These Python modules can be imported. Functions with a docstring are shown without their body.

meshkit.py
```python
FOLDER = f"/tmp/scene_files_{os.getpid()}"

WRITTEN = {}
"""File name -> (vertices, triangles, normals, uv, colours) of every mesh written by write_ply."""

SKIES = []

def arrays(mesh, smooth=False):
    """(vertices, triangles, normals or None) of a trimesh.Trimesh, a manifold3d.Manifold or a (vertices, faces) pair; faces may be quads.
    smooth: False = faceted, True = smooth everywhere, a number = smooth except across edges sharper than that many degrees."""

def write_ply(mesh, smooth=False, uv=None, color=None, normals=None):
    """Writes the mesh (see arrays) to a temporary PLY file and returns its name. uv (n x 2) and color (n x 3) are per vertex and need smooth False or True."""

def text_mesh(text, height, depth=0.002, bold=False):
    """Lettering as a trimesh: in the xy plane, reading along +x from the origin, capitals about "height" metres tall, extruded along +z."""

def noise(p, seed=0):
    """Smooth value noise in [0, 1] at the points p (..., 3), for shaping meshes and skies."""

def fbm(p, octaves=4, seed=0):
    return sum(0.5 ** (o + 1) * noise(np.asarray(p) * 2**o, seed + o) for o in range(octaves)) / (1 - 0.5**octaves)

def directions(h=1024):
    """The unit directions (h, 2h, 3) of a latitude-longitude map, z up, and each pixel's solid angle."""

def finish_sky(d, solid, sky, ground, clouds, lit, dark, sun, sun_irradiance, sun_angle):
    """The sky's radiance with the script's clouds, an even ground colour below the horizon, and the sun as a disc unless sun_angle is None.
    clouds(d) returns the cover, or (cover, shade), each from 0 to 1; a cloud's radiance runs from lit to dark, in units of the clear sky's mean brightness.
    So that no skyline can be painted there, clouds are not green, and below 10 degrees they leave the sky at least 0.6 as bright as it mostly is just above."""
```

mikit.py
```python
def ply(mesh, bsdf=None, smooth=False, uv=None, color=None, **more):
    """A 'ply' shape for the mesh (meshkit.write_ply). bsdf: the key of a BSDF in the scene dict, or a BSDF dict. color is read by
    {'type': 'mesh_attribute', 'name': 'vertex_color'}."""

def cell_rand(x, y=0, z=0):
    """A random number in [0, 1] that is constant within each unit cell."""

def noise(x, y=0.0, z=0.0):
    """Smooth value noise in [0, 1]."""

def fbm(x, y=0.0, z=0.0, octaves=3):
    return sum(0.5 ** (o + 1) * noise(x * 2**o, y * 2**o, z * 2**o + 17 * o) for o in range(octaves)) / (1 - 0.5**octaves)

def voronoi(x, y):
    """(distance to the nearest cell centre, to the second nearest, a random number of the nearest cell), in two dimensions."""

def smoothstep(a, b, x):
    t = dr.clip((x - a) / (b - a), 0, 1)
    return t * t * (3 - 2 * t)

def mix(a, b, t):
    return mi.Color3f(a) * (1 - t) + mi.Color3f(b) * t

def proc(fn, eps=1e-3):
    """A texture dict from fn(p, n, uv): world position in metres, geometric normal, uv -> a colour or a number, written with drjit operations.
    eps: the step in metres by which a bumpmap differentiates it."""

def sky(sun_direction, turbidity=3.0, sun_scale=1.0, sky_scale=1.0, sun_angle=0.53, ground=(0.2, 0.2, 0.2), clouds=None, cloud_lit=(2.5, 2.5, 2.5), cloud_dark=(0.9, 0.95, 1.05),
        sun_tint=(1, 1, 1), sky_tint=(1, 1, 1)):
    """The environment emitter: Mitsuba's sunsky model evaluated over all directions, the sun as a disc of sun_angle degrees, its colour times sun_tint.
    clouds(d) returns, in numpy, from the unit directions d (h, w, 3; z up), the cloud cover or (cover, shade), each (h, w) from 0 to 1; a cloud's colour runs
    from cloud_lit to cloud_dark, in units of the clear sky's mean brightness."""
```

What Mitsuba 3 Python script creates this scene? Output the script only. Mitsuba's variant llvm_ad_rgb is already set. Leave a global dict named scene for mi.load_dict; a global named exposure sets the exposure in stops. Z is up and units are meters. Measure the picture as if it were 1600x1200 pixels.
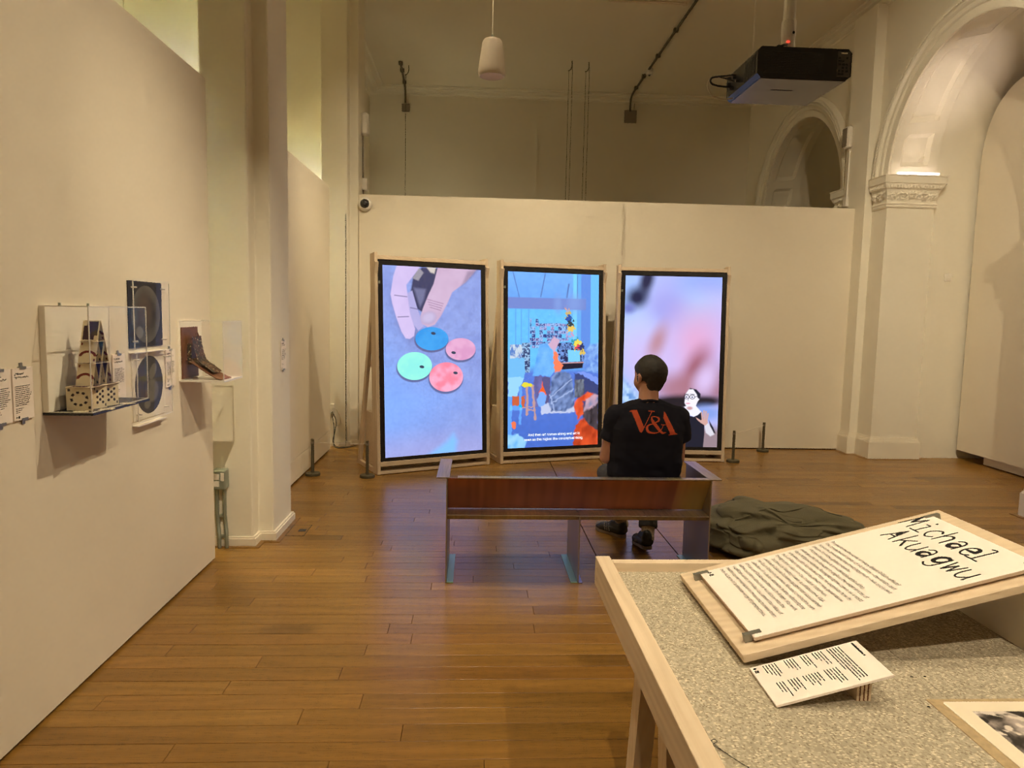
import math, random
import numpy as np, trimesh, drjit as dr, mitsuba as mi, mikit, meshkit
import manifold3d as m3
import shapely.geometry as sg
import shapely.affinity as sa
from shapely.ops import unary_union
from scipy.spatial import cKDTree
from mikit import proc, noise, fbm, voronoi, cell_rand, smoothstep, mix

T = mi.ScalarTransform4f
PI = math.pi
scene, labels = {}, {}

# ------------------------------------------------------------------ camera, lights, exposure
exposure = 0.0
YAW, PITCH, ROLL = 0.052256, 0.099169, -0.021031
_f = np.array([math.sin(YAW) * math.cos(PITCH), math.cos(YAW) * math.cos(PITCH), -math.sin(PITCH)])
_r = np.array([math.cos(YAW), -math.sin(YAW), 0.0])
_d = np.cross(_f, _r)
_up = -(-math.sin(ROLL) * _r + math.cos(ROLL) * _d)
EYE = np.array([0.0, 0.0, 1.55])
scene['camera'] = {'type': 'perspective', 'fov': 2 * math.degrees(math.atan(800 / 1118.003)), 'fov_axis': 'x', 'near_clip': 0.05, 'far_clip': 60.0,
                   'to_world': T().look_at(origin=EYE.tolist(), target=(EYE + _f).tolist(), up=_up.tolist())}
WARM = np.array([0.975, 0.81, 0.545])


def spot(key, pos, target, power, cutoff=48, beam=14, tint=WARM):
    scene[key] = {'type': 'spot', 'to_world': T().look_at(origin=list(pos), target=list(target), up=[0.02, 0.03, 1]),
                  'intensity': {'type': 'rgb', 'value': (np.asarray(tint) * power).tolist()}, 'cutoff_angle': float(cutoff), 'beam_width': float(beam)}


# track lamps of the room: (lamp position, where it is aimed, power, cutoff, beam)
LAMPS = [((1.40, 3.50, 4.75), (-1.60, 3.10, 0.90), 33, 27, 6),
         ((1.60, 1.75, 4.75), (-1.60, 1.75, 1.1), 11.5, 34, 8),
         ((1.60, 5.10, 4.75), (1.10, 8.30, 1.90), 28, 33, 7),
         ((-0.20, 5.00, 4.75), (-0.2, 8.30, 1.7), 24, 38, 8),
         ((-0.25, 4.20, 4.75), (0.4, 4.35, 0.3), 15, 36, 8),
         ((-0.30, 0.40, 4.75), (1.00, 1.70, 0.8), 26, 34, 8),
         ((1.60, -1.30, 4.75), (1.10, 1.70, 0.8), 38, 30, 8),
         ((1.60, 1.70, 4.75), (0.9, 1.9, 0.8), 16, 34, 8),
         ((2.60, 3.60, 4.75), (4.8, 7.7, 1.7), 37, 38, 8),
         ((2.60, 2.20, 4.75), (5.4, 6.2, 1.6), 34, 40, 8),
         ((2.60, 4.40, 4.75), (2.6, 5.6, 0.0), 12, 46, 10),
         ((0.20, 0.80, 4.75), (-1.42, 4.78, 0.95), 46, 14, 4),
         ((0.00, 4.70, 4.75), (-1.45, 8.25, 1.2), 20, 18, 5),
         ((1.30, 6.30, 4.75), (-1.60, 6.70, 1.5), 15, 32, 8),
         ((4.74, 7.655, 3.16), (4.74, 7.15, 4.5), 0.30, 60, 20),
         ((4.82, 5.49, 3.16), (4.86, 7.40, 4.05), 8.0, 17, 5)]
for _i, (_p, _t, _w, _c, _b) in enumerate(LAMPS):
    spot('track_light_%02d' % _i, _p, _t, _w, _c, _b, WARM if _p[2] > 4 else np.array([1.0, 0.80, 0.66]))


# ------------------------------------------------------------------ helpers: names, labels, meshes
_count = {}


def fresh(name):
    n = _count.get(name, -1) + 1
    _count[name] = n
    return name if n == 0 else '%s_%03d' % (name, n)


def thing(name, label, cat, group=None):
    key = fresh(name)
    labels[key] = {'label': label, 'category': cat}
    if group:
        labels[key]['group'] = group
    return key


def structure(name, label=None):
    key = fresh(name)
    labels[key] = {'kind': 'structure'}
    if label:
        labels[key]['label'] = label
    return key


def put(key, mesh, m, smooth=False, uv=None, **more):
    """Enters one mesh under this very key."""
    scene[key] = mikit.ply(mesh, m, smooth, uv=uv, **more)
    return key


def part(parent, name, mesh, m, smooth=False, uv=None, label=None, kind=None, **more):
    key = fresh(parent + '__' + name)
    scene[key] = mikit.ply(mesh, m, smooth, uv=uv, **more)
    if label or kind:
        labels[key] = {}
        if label:
            labels[key]['label'] = label
        if kind:
            labels[key]['kind'] = kind
    return key


def cat(*ms):
    return trimesh.util.concatenate([as_tm(m) for m in ms])


def as_tm(m):
    if isinstance(m, trimesh.Trimesh):
        return m
    if hasattr(m, 'to_mesh'):
        k = m.to_mesh()
        return trimesh.Trimesh(k.vert_properties[:, :3], k.tri_verts, process=False)
    return trimesh.Trimesh(m[0], m[1], process=False)


def box(x0, x1, y0, y1, z0, z1, b=0.0):
    if b <= 0:
        t = trimesh.creation.box((x1 - x0, y1 - y0, z1 - z0))
        t.apply_translation(((x0 + x1) / 2, (y0 + y1) / 2, (z0 + z1) / 2))
        return t
    p = []
    for sx, xx in ((1, x0), (-1, x1)):
        for sy, yy in ((1, y0), (-1, y1)):
            for sz, zz in ((1, z0), (-1, z1)):
                p += [(xx, yy + sy * b, zz + sz * b), (xx + sx * b, yy, zz + sz * b), (xx + sx * b, yy + sy * b, zz)]
    return as_tm(m3.Manifold.hull_points(np.array(p)))


def cyl(p0, p1, r, n=20, r1=None):
    p0, p1 = np.asarray(p0, float), np.asarray(p1, float)
    return tube([p0, p1], [r, r if r1 is None else r1], n)


def tube(pts, r, n=10, cap=True):
    p = np.asarray(pts, float)
    r = np.broadcast_to(np.asarray(r, float), (len(p),))
    t = np.gradient(p, axis=0)
    t /= np.linalg.norm(t, axis=1, keepdims=True) + 1e-12
    a = np.cross(t[0], [0, 0, 1.0] if abs(t[0][2]) < 0.9 else [1.0, 0, 0])
    a /= np.linalg.norm(a)
    ring, ang = [], np.arange(n) * 2 * PI / n
    for i in range(len(p)):
        a = a - t[i] * (a @ t[i])
        a /= np.linalg.norm(a)
        b = np.cross(t[i], a)
        ring.append(p[i] + r[i] * (np.cos(ang)[:, None] * a + np.sin(ang)[:, None] * b))
    v = np.concatenate(ring)
    f = []
    for i in range(len(p) - 1):
        for j in range(n):
            k = (j + 1) % n
            f += [[i * n + j, i * n + k, (i + 1) * n + k], [i * n + j, (i + 1) * n + k, (i + 1) * n + j]]
    if cap:
        c0, c1 = len(v), len(v) + 1
        v = np.vstack([v, p[0], p[-1]])
        e = (len(p) - 1) * n
        for j in range(n):
            k = (j + 1) % n
            f += [[c0, k, j], [c1, e + j, e + k]]
    return trimesh.Trimesh(v, np.array(f), process=False)


def spline(pts, n=8):
    """Catmull-Rom through the points."""
    p = np.asarray(pts, float)
    q = np.vstack([2 * p[0] - p[1], p, 2 * p[-1] - p[-2]])
    out = []
    for i in range(1, len(q) - 2):
        for t in np.linspace(0, 1, n, endpoint=False):
            out.append(0.5 * (2 * q[i] + (q[i + 1] - q[i - 1]) * t + (2 * q[i - 1] - 5 * q[i] + 4 * q[i + 1] - q[i + 2]) * t * t
                              + (3 * q[i] - q[i - 1] - 3 * q[i + 1] + q[i + 2]) * t ** 3))
    out.append(p[-1])
    return np.array(out)


def lathe(prof, c=(0, 0, 0), n=32):
    t = trimesh.creation.revolve(np.array(prof, float), sections=n)
    t.apply_translation(c)
    return t


def prism(poly, z0, z1):
    g = poly if isinstance(poly, sg.base.BaseGeometry) else sg.Polygon(poly)
    gs = getattr(g, 'geoms', [g])
    t = trimesh.util.concatenate([trimesh.creation.extrude_polygon(k, z1 - z0, engine='earcut') for k in gs if k.area > 1e-12])
    t.apply_translation((0, 0, z0))
    return t


def frame(mesh, o, ex, ey, ez):
    """Places a mesh given in local coordinates by origin and axes."""
    m = as_tm(mesh)
    R = np.stack([ex, ey, ez], 1)
    v = np.asarray(m.vertices) @ R.T + np.asarray(o)
    f = np.asarray(m.faces)
    return trimesh.Trimesh(v, f if np.linalg.det(R) > 0 else f[:, ::-1], process=False)


def yz_prism(poly, x0, x1):
    """Polygon given in (y, z), extruded along x."""
    t = prism(poly, 0, x1 - x0)
    return frame(t, (x0, 0, 0), (0, 1, 0), (0, 0, 1), (1, 0, 0))


def xz_prism(poly, y0, y1):
    t = prism(poly, 0, y1 - y0)
    return frame(t, (0, y1, 0), (1, 0, 0), (0, 0, 1), (0, -1, 0))


def grid_mesh(P):
    """P (n, m, 3) -> a sheet."""
    n, m = P.shape[:2]
    i, j = np.meshgrid(np.arange(n - 1), np.arange(m - 1), indexing='ij')
    q = np.stack([i * m + j, (i + 1) * m + j, (i + 1) * m + j + 1, i * m + j + 1], -1).reshape(-1, 4)
    return trimesh.Trimesh(P.reshape(-1, 3), np.vstack([q[:, [0, 1, 2]], q[:, [0, 2, 3]]]), process=False)


def loops(rings, closed=True):
    """Stacked rings (k, n, 3) -> a skin, capped at both ends by fans."""
    R = np.asarray(rings, float)
    k, n = R.shape[:2]
    f = []
    for i in range(k - 1):
        for j in range(n):
            l = (j + 1) % n
            f += [[i * n + j, i * n + l, (i + 1) * n + l], [i * n + j, (i + 1) * n + l, (i + 1) * n + j]]
    v = np.vstack([R.reshape(-1, 3), R[0].mean(0), R[-1].mean(0)])
    c0, c1, e = k * n, k * n + 1, (k - 1) * n
    for j in range(n):
        l = (j + 1) % n
        f += [[c0, l, j], [c1, e + j, e + l]]
    return trimesh.Trimesh(v, np.array(f), process=False)


def stroke(pts, w, n=6):
    """A pen stroke as a polygon: points (x, y) with a width at each."""
    p = spline(np.column_stack([np.asarray(pts, float), np.broadcast_to(w, (len(pts),))]), n) if len(pts) > 2 else np.column_stack([np.asarray(pts, float), np.broadcast_to(w, (len(pts),))])
    gs = []
    for a, b in zip(p[:-1], p[1:]):
        gs.append(unary_union([sg.Point(a[:2]).buffer(a[2] / 2, 6), sg.Point(b[:2]).buffer(b[2] / 2, 6)]).convex_hull)
    return unary_union(gs)


# ------------------------------------------------------------------ materials
def lin(*c):
    c = np.array(c if len(c) == 3 else c[0], float) / 255
    return np.where(c < 0.04045, c / 12.92, ((c + 0.055) / 1.055) ** 2.4)


def rgb(*c):
    return {'type': 'rgb', 'value': [float(x) for x in (c if len(c) == 3 else c[0])]}


def mat(key, color, rough=0.6, metal=0.0, spec=0.5, two=True, bump=None, **more):
    d = {'type': 'principled', 'base_color': color if isinstance(color, dict) else rgb(color), 'roughness': rough, 'metallic': metal, 'specular': spec, **more}
    if bump:
        fn, sc = bump
        d = {'type': 'bumpmap', 'arbitrary': proc(fn, eps=1e-3), 'scale': sc, 'bsdf': d}
    scene[key] = {'type': 'twosided', 'bsdf': d} if two else d
    return key


def col(c):
    return mi.Color3f(float(c[0]), float(c[1]), float(c[2]))


def paint(base, amount=0.03, scale=1.3):
    b = col(base)

    def fn(p, n, uv):
        t = fbm(p.x * scale, p.y * scale, p.z * scale, 3) + 0.35 * noise(p.x * 60, p.y * 60, p.z * 60)
        return b * (1 + amount * 2 * (t - 0.67))
    return proc(fn)


mat('wall_paint', paint((0.74, 0.70, 0.60)), 0.7, spec=0.3)
mat('panel_paint', paint((0.73, 0.665, 0.55)), 0.7, spec=0.3)
mat('ceiling_paint', paint((0.70, 0.65, 0.54), 0.04, 0.8), 0.8, spec=0.2)
mat('trim_paint', (0.76, 0.71, 0.60), 0.45)
mat('white_plastic', (0.72, 0.68, 0.62), 0.4)
mat('dark_gap', (0.03, 0.018, 0.01), 0.8)


def oak(p, n, uv):
    r1, r2 = uv.x, uv.y
    x, y = p.x * 1.0 + r1 * 37, p.y + r2 * 11
    warp = fbm(x * 1.6, y * 7, r1 * 20, 3)
    rings = 0.5 + 0.5 * dr.sin((y * 60 + warp * 9 + r2 * 6) * 1.6)
    fine = noise(x * 9, y * 700, r1 * 9) * 0.6 + noise(x * 30, y * 260, 3) * 0.4
    pore = smoothstep(0.72, 0.86, noise(x * 22, y * 900, 5))
    a = mix((0.305, 0.160, 0.036), (0.180, 0.085, 0.015), r1)
    a = mix(a, mi.Color3f(0.285, 0.134, 0.030), 0.45 * smoothstep(0.55, 1.0, r2))
    a = a * (0.86 + 0.16 * rings * warp * 1.6) * (0.84 + 0.28 * fine)
    knot = smoothstep(0.80, 0.92, noise(x * 1.7, y * 6, r2 * 33))
    return a * (1 - 0.28 * pore) * (1 - 0.3 * knot)


scene['oak_floor'] = {'type': 'twosided', 'bsdf': {'type': 'principled', 'base_color': proc(oak), 'roughness': 0.28, 'specular': 0.42}}


def ash(axis):
    def fn(p, n, uv):
        q = [p.x, p.y, p.z]
        l = q.pop(axis)
        a, b = q
        w = fbm(a * 6, b * 6, l * 1.3, 3)
        line = 0.5 + 0.5 * dr.sin((a + b) * 210 + w * 22)
        fine = noise(a * 420, b * 420, l * 7)
        c = mix((0.67, 0.545, 0.40), (0.555, 0.425, 0.29), dr.clip(line * 0.65 * w + 0.25 * fine, 0, 1))
        return c * (0.93 + 0.12 * noise(a * 60, b * 60, l * 3))
    return proc(fn)


for _k, _n in enumerate('xyz'):
    mat('ash_wood_' + _n, ash(_k), 0.5)


def chips(p, n, uv):
    a1, a2, ar = voronoi(p.x * 210, p.y * 130)
    b1, b2, br = voronoi(p.x * 120 + 9, p.y * 260 + 4)
    w = noise(p.x * 3, p.y * 3, 1)
    c = mix((0.31, 0.27, 0.20), (0.45, 0.40, 0.31), ar)
    c = mix(c, mi.Color3f(0.66, 0.585, 0.45), smoothstep(0.62, 0.82, br) * (1 - smoothstep(0.25, 0.5, b1)))
    c = mix(c, mi.Color3f(0.20, 0.16, 0.10), smoothstep(0.85, 0.97, cell_rand(dr.floor(p.x * 300), dr.floor(p.y * 220), 7)) * 0.7)
    return c * (0.9 + 0.2 * w)


mat('chip_board', proc(chips), 0.75, spec=0.3)


def zinc(p, n, uv):
    s = fbm(p.x * 14, p.y * 2.5, p.z * 1.2, 3)
    k = noise(p.x * 3.2 + 4, p.y * 2, p.z * 3)
    c = mix((0.36, 0.32, 0.27), (0.33, 0.30, 0.37), smoothstep(0.35, 0.75, s))
    c = mix(c, mi.Color3f(0.55, 0.46, 0.26), smoothstep(0.5, 0.8, k) * 0.6)
    return c * (0.85 + 0.3 * noise(p.x * 160, p.y * 8, p.z * 5))


mat('zinc_steel', proc(zinc), 0.36, 0.85)


def zinc_back(p, n, uv):
    s = noise(p.x * 42, 1, p.z * 1.2)
    k = fbm(p.x * 3.1 + 1, 0, p.z * 2, 3)
    c = mix((0.36, 0.135, 0.06), (0.31, 0.125, 0.10), smoothstep(0.35, 0.7, k))
    c = mix(c, mi.Color3f(0.50, 0.38, 0.12), smoothstep(1.20, 1.34, p.x + 0.08 * s) * 0.7)
    return c * (0.8 + 0.4 * s)


mat('zinc_orange', proc(zinc_back), 0.36, 0.8)
mat('zinc_green', (0.30, 0.50, 0.42), 0.4, 0.7)
mat('zinc_blue', (0.28, 0.28, 0.62), 0.4, 0.7)
mat('steel_brown', (0.27, 0.235, 0.185), 0.35, 0.75)
mat('clip_steel', (0.26, 0.26, 0.235), 0.4, 0.7)
mat('galvanised', (0.28, 0.31, 0.27), 0.45, 0.5)
mat('bronze_metal', (0.10, 0.085, 0.05), 0.5, 0.3)
mat('grey_box', (0.20, 0.165, 0.13), 0.6)
mat('black_plastic', (0.012, 0.012, 0.015), 0.35)
mat('port_grey', (0.06, 0.055, 0.05), 0.5)
mat('dark_plastic', (0.028, 0.028, 0.032), 0.45)
mat('projector_base', (0.055, 0.052, 0.054), 0.30)
mat('paper_cream', paint((0.84, 0.765, 0.715), 0.015, 4), 0.8, spec=0.2)
mat('paper_white', paint((0.85, 0.81, 0.72), 0.015, 4), 0.8, spec=0.2)
mat('paper_edge', (0.52, 0.40, 0.31), 0.8)
mat('ink', (0.012, 0.012, 0.014), 0.7, spec=0.2)
mat('cable_black', (0.012, 0.011, 0.010), 0.5)
mat('cable_white', (0.5, 0.44, 0.33), 0.5)
mat('cord_white', (0.75, 0.70, 0.6), 0.5)
mat('lamp_white', (0.62, 0.54, 0.44), 0.5)
mat('acrylic_edge', (0.70, 0.67, 0.60), 0.25)
scene['acrylic'] = {'type': 'thindielectric', 'int_ior': 1.075}
# ------------------------------------------------------------------ the setting: floor
rng = random.Random(11)
structure('floor')
put('floor', box(-2.3, 6.0, -3.0, 12.1, -0.06, -0.0135), 'dark_gap')
ROW, Y0, GAP = 0.109, 2.353, 0.0009


def plank_mesh(x0, x1, y0, y1, top):
    c, z0, z1 = 0.0011, -0.013, top
    v = [(x0, y0, z0), (x1, y0, z0), (x1, y1, z0), (x0, y1, z0), (x0, y0, z1 - c), (x1, y0, z1 - c), (x1, y1, z1 - c), (x0, y1, z1 - c),
         (x0 + c, y0 + c, z1), (x1 - c, y0 + c, z1), (x1 - c, y1 - c, z1), (x0 + c, y1 - c, z1)]
    f = []
    for a in (0, 4):
        for i in range(4):
            j = (i + 1) % 4
            f += [[a + i, a + j, a + 4 + j], [a + i, a + 4 + j, a + 4 + i]]
    f += [[8, 9, 10], [8, 10, 11]]
    return trimesh.Trimesh(np.array(v), np.array(f), process=False)


planks, rest = [], []
for k in range(-50, 90):
    ya, yb = Y0 + k * ROW + GAP, Y0 + (k + 1) * ROW - GAP
    xs = [-3.2 + rng.uniform(0, 1.0)]
    while xs[-1] < 5.9:
        xs.append(xs[-1] + rng.choice([0.55, 0.8, 1.05, 1.3, 1.55, 1.9]) * rng.uniform(0.85, 1.15))
    if 4.2 < ya < 8.1:                                                  # the service trench: boards are cut along its two long edges
        xs = [x for x in xs if not (0.62 < x < 1.52)] + [0.801, 1.346]
        xs.sort()
    for a, b in zip(xs[:-1], xs[1:]):
        g = 0.0035 if 4.2 < ya < 8.1 else GAP
        ga = g if abs(a - 0.801) < 0.001 or abs(a - 1.346) < 0.001 else GAP
        gb = g if abs(b - 0.801) < 0.001 or abs(b - 1.346) < 0.001 else GAP
        m = plank_mesh(a + ga, b - gb, ya, yb, rng.uniform(-0.0004, 0.0))
        tone = np.array([min(1, max(0, rng.gauss(0.42, 0.24))), rng.random()])
        seen = yb > 1.9 and ya < 8.35 and b > -1.6 and a < 5.6 and b > 0.1 - 0.62 * yb and a < 0.5 + 0.9 * yb
        hidden = a > 0.5 and b < 1.9 and yb < 2.6
        (planks if seen and not hidden and len(planks) < 300 else rest).append((m, tone))
for m, tone in planks:
    part('floor', 'plank', m, 'oak_floor', uv=np.tile(tone, (len(m.vertices), 1)))
part('floor', 'far_planks', cat(*[m for m, _ in rest]), 'oak_floor', uv=np.concatenate([np.tile(t, (len(m.vertices), 1)) for m, t in rest]), kind='stuff')

# ------------------------------------------------------------------ left wall: window bays, piers, exhibition panels
structure('wall_left')
put('wall_left', cat(box(-2.35, -2.25, -3, 12.1, -0.05, 5.2), box(-2.25, -1.76, 8.82, 12.0, 0, 5.12)), 'wall_paint')
PL = [(-1.72, 4.63), (-1.43, 4.63), (-1.43, 4.75), (-1.33, 4.75), (-1.33, 5.21), (-1.43, 5.21), (-1.43, 5.33), (-1.72, 5.33), (-1.72, 5.13), (-2.25, 5.13), (-2.25, 4.83), (-1.72, 4.83)]


def rounded(poly, r=0.012):
    g = sg.Polygon(poly)
    return g.buffer(-r, 4).buffer(2 * r, 4).buffer(-r, 4)


for k in range(2):
    pl = [(x, y + 3.5 * k) for x, y in PL]
    part('wall_left', 'pier', prism(rounded(pl), 0, 5.12), 'wall_paint', 40)
structure('baseboard_left')
outer = sg.Polygon(PL).buffer(0.022, join_style=2)
bb = outer.difference(sg.Polygon(PL).buffer(-0.01)).intersection(sg.box(-1.68, 4.5, -1.2, 5.45))
bb2 = sg.Polygon(PL).buffer(0.014, join_style=2).difference(sg.Polygon(PL).buffer(-0.01)).intersection(sg.box(-1.68, 4.5, -1.2, 5.45))
put('baseboard_left', cat(prism(bb, 0, 0.05), prism(bb2, 0.05, 0.062), prism(sa.translate(bb, 0, 3.5), 0, 0.05)), 'trim_paint')
strip = sg.Polygon(PL).buffer(0.052, join_style=2).difference(sg.Polygon(PL).buffer(0.02, join_style=2)).intersection(sg.box(-1.7, 4.5, -1.2, 5.45))
sm = prism(strip, 0.0, 0.004)
part('baseboard_left', 'floor_strip', sm, 'oak_floor', uv=np.tile([0.8, 0.3], (len(sm.vertices), 1)))

t = thing('exhibition_panel', 'large cream display wall panel at the left carrying the display cases', 'wall panel')
put(t, box(-1.66, -1.576, -3.0, 4.357, 0.014, 2.855, 0.002), 'panel_paint')
part(t, 'plinth', box(-1.655, -1.60, -2.9, 4.33, 0, 0.014), 'dark_gap')
t = thing('exhibition_panel', 'bare cream display wall panel between the two left piers', 'wall panel')
part(t, 'board', box(-1.66, -1.58, 5.34, 7.875, 0.222, 2.85, 0.002), 'panel_paint')
part(t, 'lower_board', box(-1.66, -1.58, 5.34, 6.55, 0.018, 0.219, 0.002), 'panel_paint')
part(t, 'lower_board', box(-1.66, -1.58, 6.553, 7.875, 0.018, 0.219, 0.002), 'panel_paint')
part(t, 'plinth', box(-1.65, -1.605, 5.36, 7.85, 0, 0.018), 'dark_gap')
# warm light strips lying behind the tops of the two panels wash the window bays
for y, z, w, nm in ((4.648, 2.40, 740, 'first left panel beside the near pier'), (8.148, 2.40, 820, 'second left panel beside the far pier')):
    t = thing('light_strip', 'short warm light strip hidden behind the ' + nm, 'light')
    put(t, box(-2.2, -1.76, y, y + 0.02, z, z + 0.02), 'white_plastic')
    scene[t]['emitter'] = {'type': 'area', 'radiance': rgb(np.array([1.0, 0.88, 0.43]) * w)}
t = thing('light_strip', 'slim warm light strip hidden behind the back wall at its left end', 'light')
put(t, box(-1.70, -1.68, 10.6, 11.6, 2.40, 2.42), 'white_plastic')
scene[t]['emitter'] = {'type': 'area', 'radiance': rgb(np.array([1.0, 0.87, 0.52]) * 125)}

# ------------------------------------------------------------------ back: partition, rear wall, ceiling
structure('wall_back')
put('wall_back', box(-1.325, 4.362, 8.23, 8.33, 0.012, 2.832, 0.002), 'panel_paint')
part('wall_back', 'foot', box(-1.32, 4.36, 8.24, 8.32, 0, 0.012), 'dark_gap')
structure('wall_rear')
put('wall_rear', box(-2.35, 6.0, 12.0, 12.15, -0.05, 5.25), 'wall_paint')
part('wall_rear', 'panel_edge', cat(box(0.945, 0.968, 11.988, 12.0, 2.0, 4.75), box(0.945, 1.16, 11.988, 12.0, 4.73, 4.75)), 'wall_paint')
structure('ceiling')
put('ceiling', box(-2.35, 6.0, -3.1, 12.15, 5.12, 5.25), 'ceiling_paint')
structure('wall_front')
put('wall_front', box(-2.35, 6.0, -3.15, -3.0, -0.05, 5.25), 'wall_paint')


def cornice_x(x0, x1, y, prof):                                        # along x, profile (out, z), out towards -y
    return yz_prism([(y - o, z) for o, z in prof], x0, x1)


def cornice_y(y0, y1, x, s, prof):
    return xz_prism([(x + s * o, z) for o, z in prof], y0, y1)


CP = [(-0.01, 4.955), (0.02, 4.955), (0.03, 4.975), (0.07, 4.985), (0.085, 5.03), (0.13, 5.04), (0.15, 5.055), (0.155, 5.075), (0.215, 5.085), (0.23, 5.10), (0.235, 5.12), (-0.01, 5.12)]
CS = [(-0.01, 5.0), (0.015, 5.0), (0.02, 5.02), (0.055, 5.035), (0.07, 5.06), (0.105, 5.07), (0.115, 5.09), (0.15, 5.10), (0.155, 5.12), (-0.01, 5.12)]
structure('trim_1')
put('trim_1', cornice_y(8.83, 12.0, -1.76, 1, CP), 'wall_paint')
structure('trim_2')
put('trim_2', cornice_x(-1.76, 4.48, 12.0, CS), 'wall_paint')
structure('trim_3')
put('trim_3', cornice_y(-3, 12.0, 4.48, -1, CS), 'wall_paint')

# ------------------------------------------------------------------ right wall with its arches
AC, AZ, AR = (6.545, 9.995), 3.07, 1.218
structure('wall_right')
wp = sg.box(-3.0, 0, 12.0, 5.12)
for c in AC:
    arc = [(c + 1.26 * math.cos(a), AZ + 1.42 * math.sin(a)) for a in np.linspace(0, PI, 49)]
    wp = wp.difference(sg.Polygon([(c + 1.26, -0.01)] + arc + [(c - 1.26, -0.01)]))
put('wall_right', yz_prism(wp, 4.48, 5.0), 'wall_paint')
part('wall_right', 'outer_skin', cat(box(5.9, 6.0, -3, 12.1, 0, 5.12)), 'wall_paint')


def pier_plan(c):                                                       # pier whose middle is at y = c
    return sg.Polygon([(4.456, c - 0.53), (4.985, c - 0.53), (4.985, c + 0.53), (4.456, c + 0.53), (4.456, c + 0.24), (4.362, c + 0.24), (4.362, c - 0.24), (4.456, c - 0.24)])


def rect_rings(x0, x1, y0, y1, prof, s=1):
    """Mitred rings round three sides of a block that stands out of the wall towards -y (s = 1) or +y (s = -1)."""
    R = []
    for o, z in prof:
        a, b, c, d = x0 - o, x1 + o, (y0 - o if s > 0 else y0 + o), y1
        R.append([(a, c, z), (b, c, z), (b, d, z), (a, d, z)] if s > 0 else [(a, c, z), (a, d, z), (b, d, z), (b, c, z)])
    return loops(R)


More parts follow.
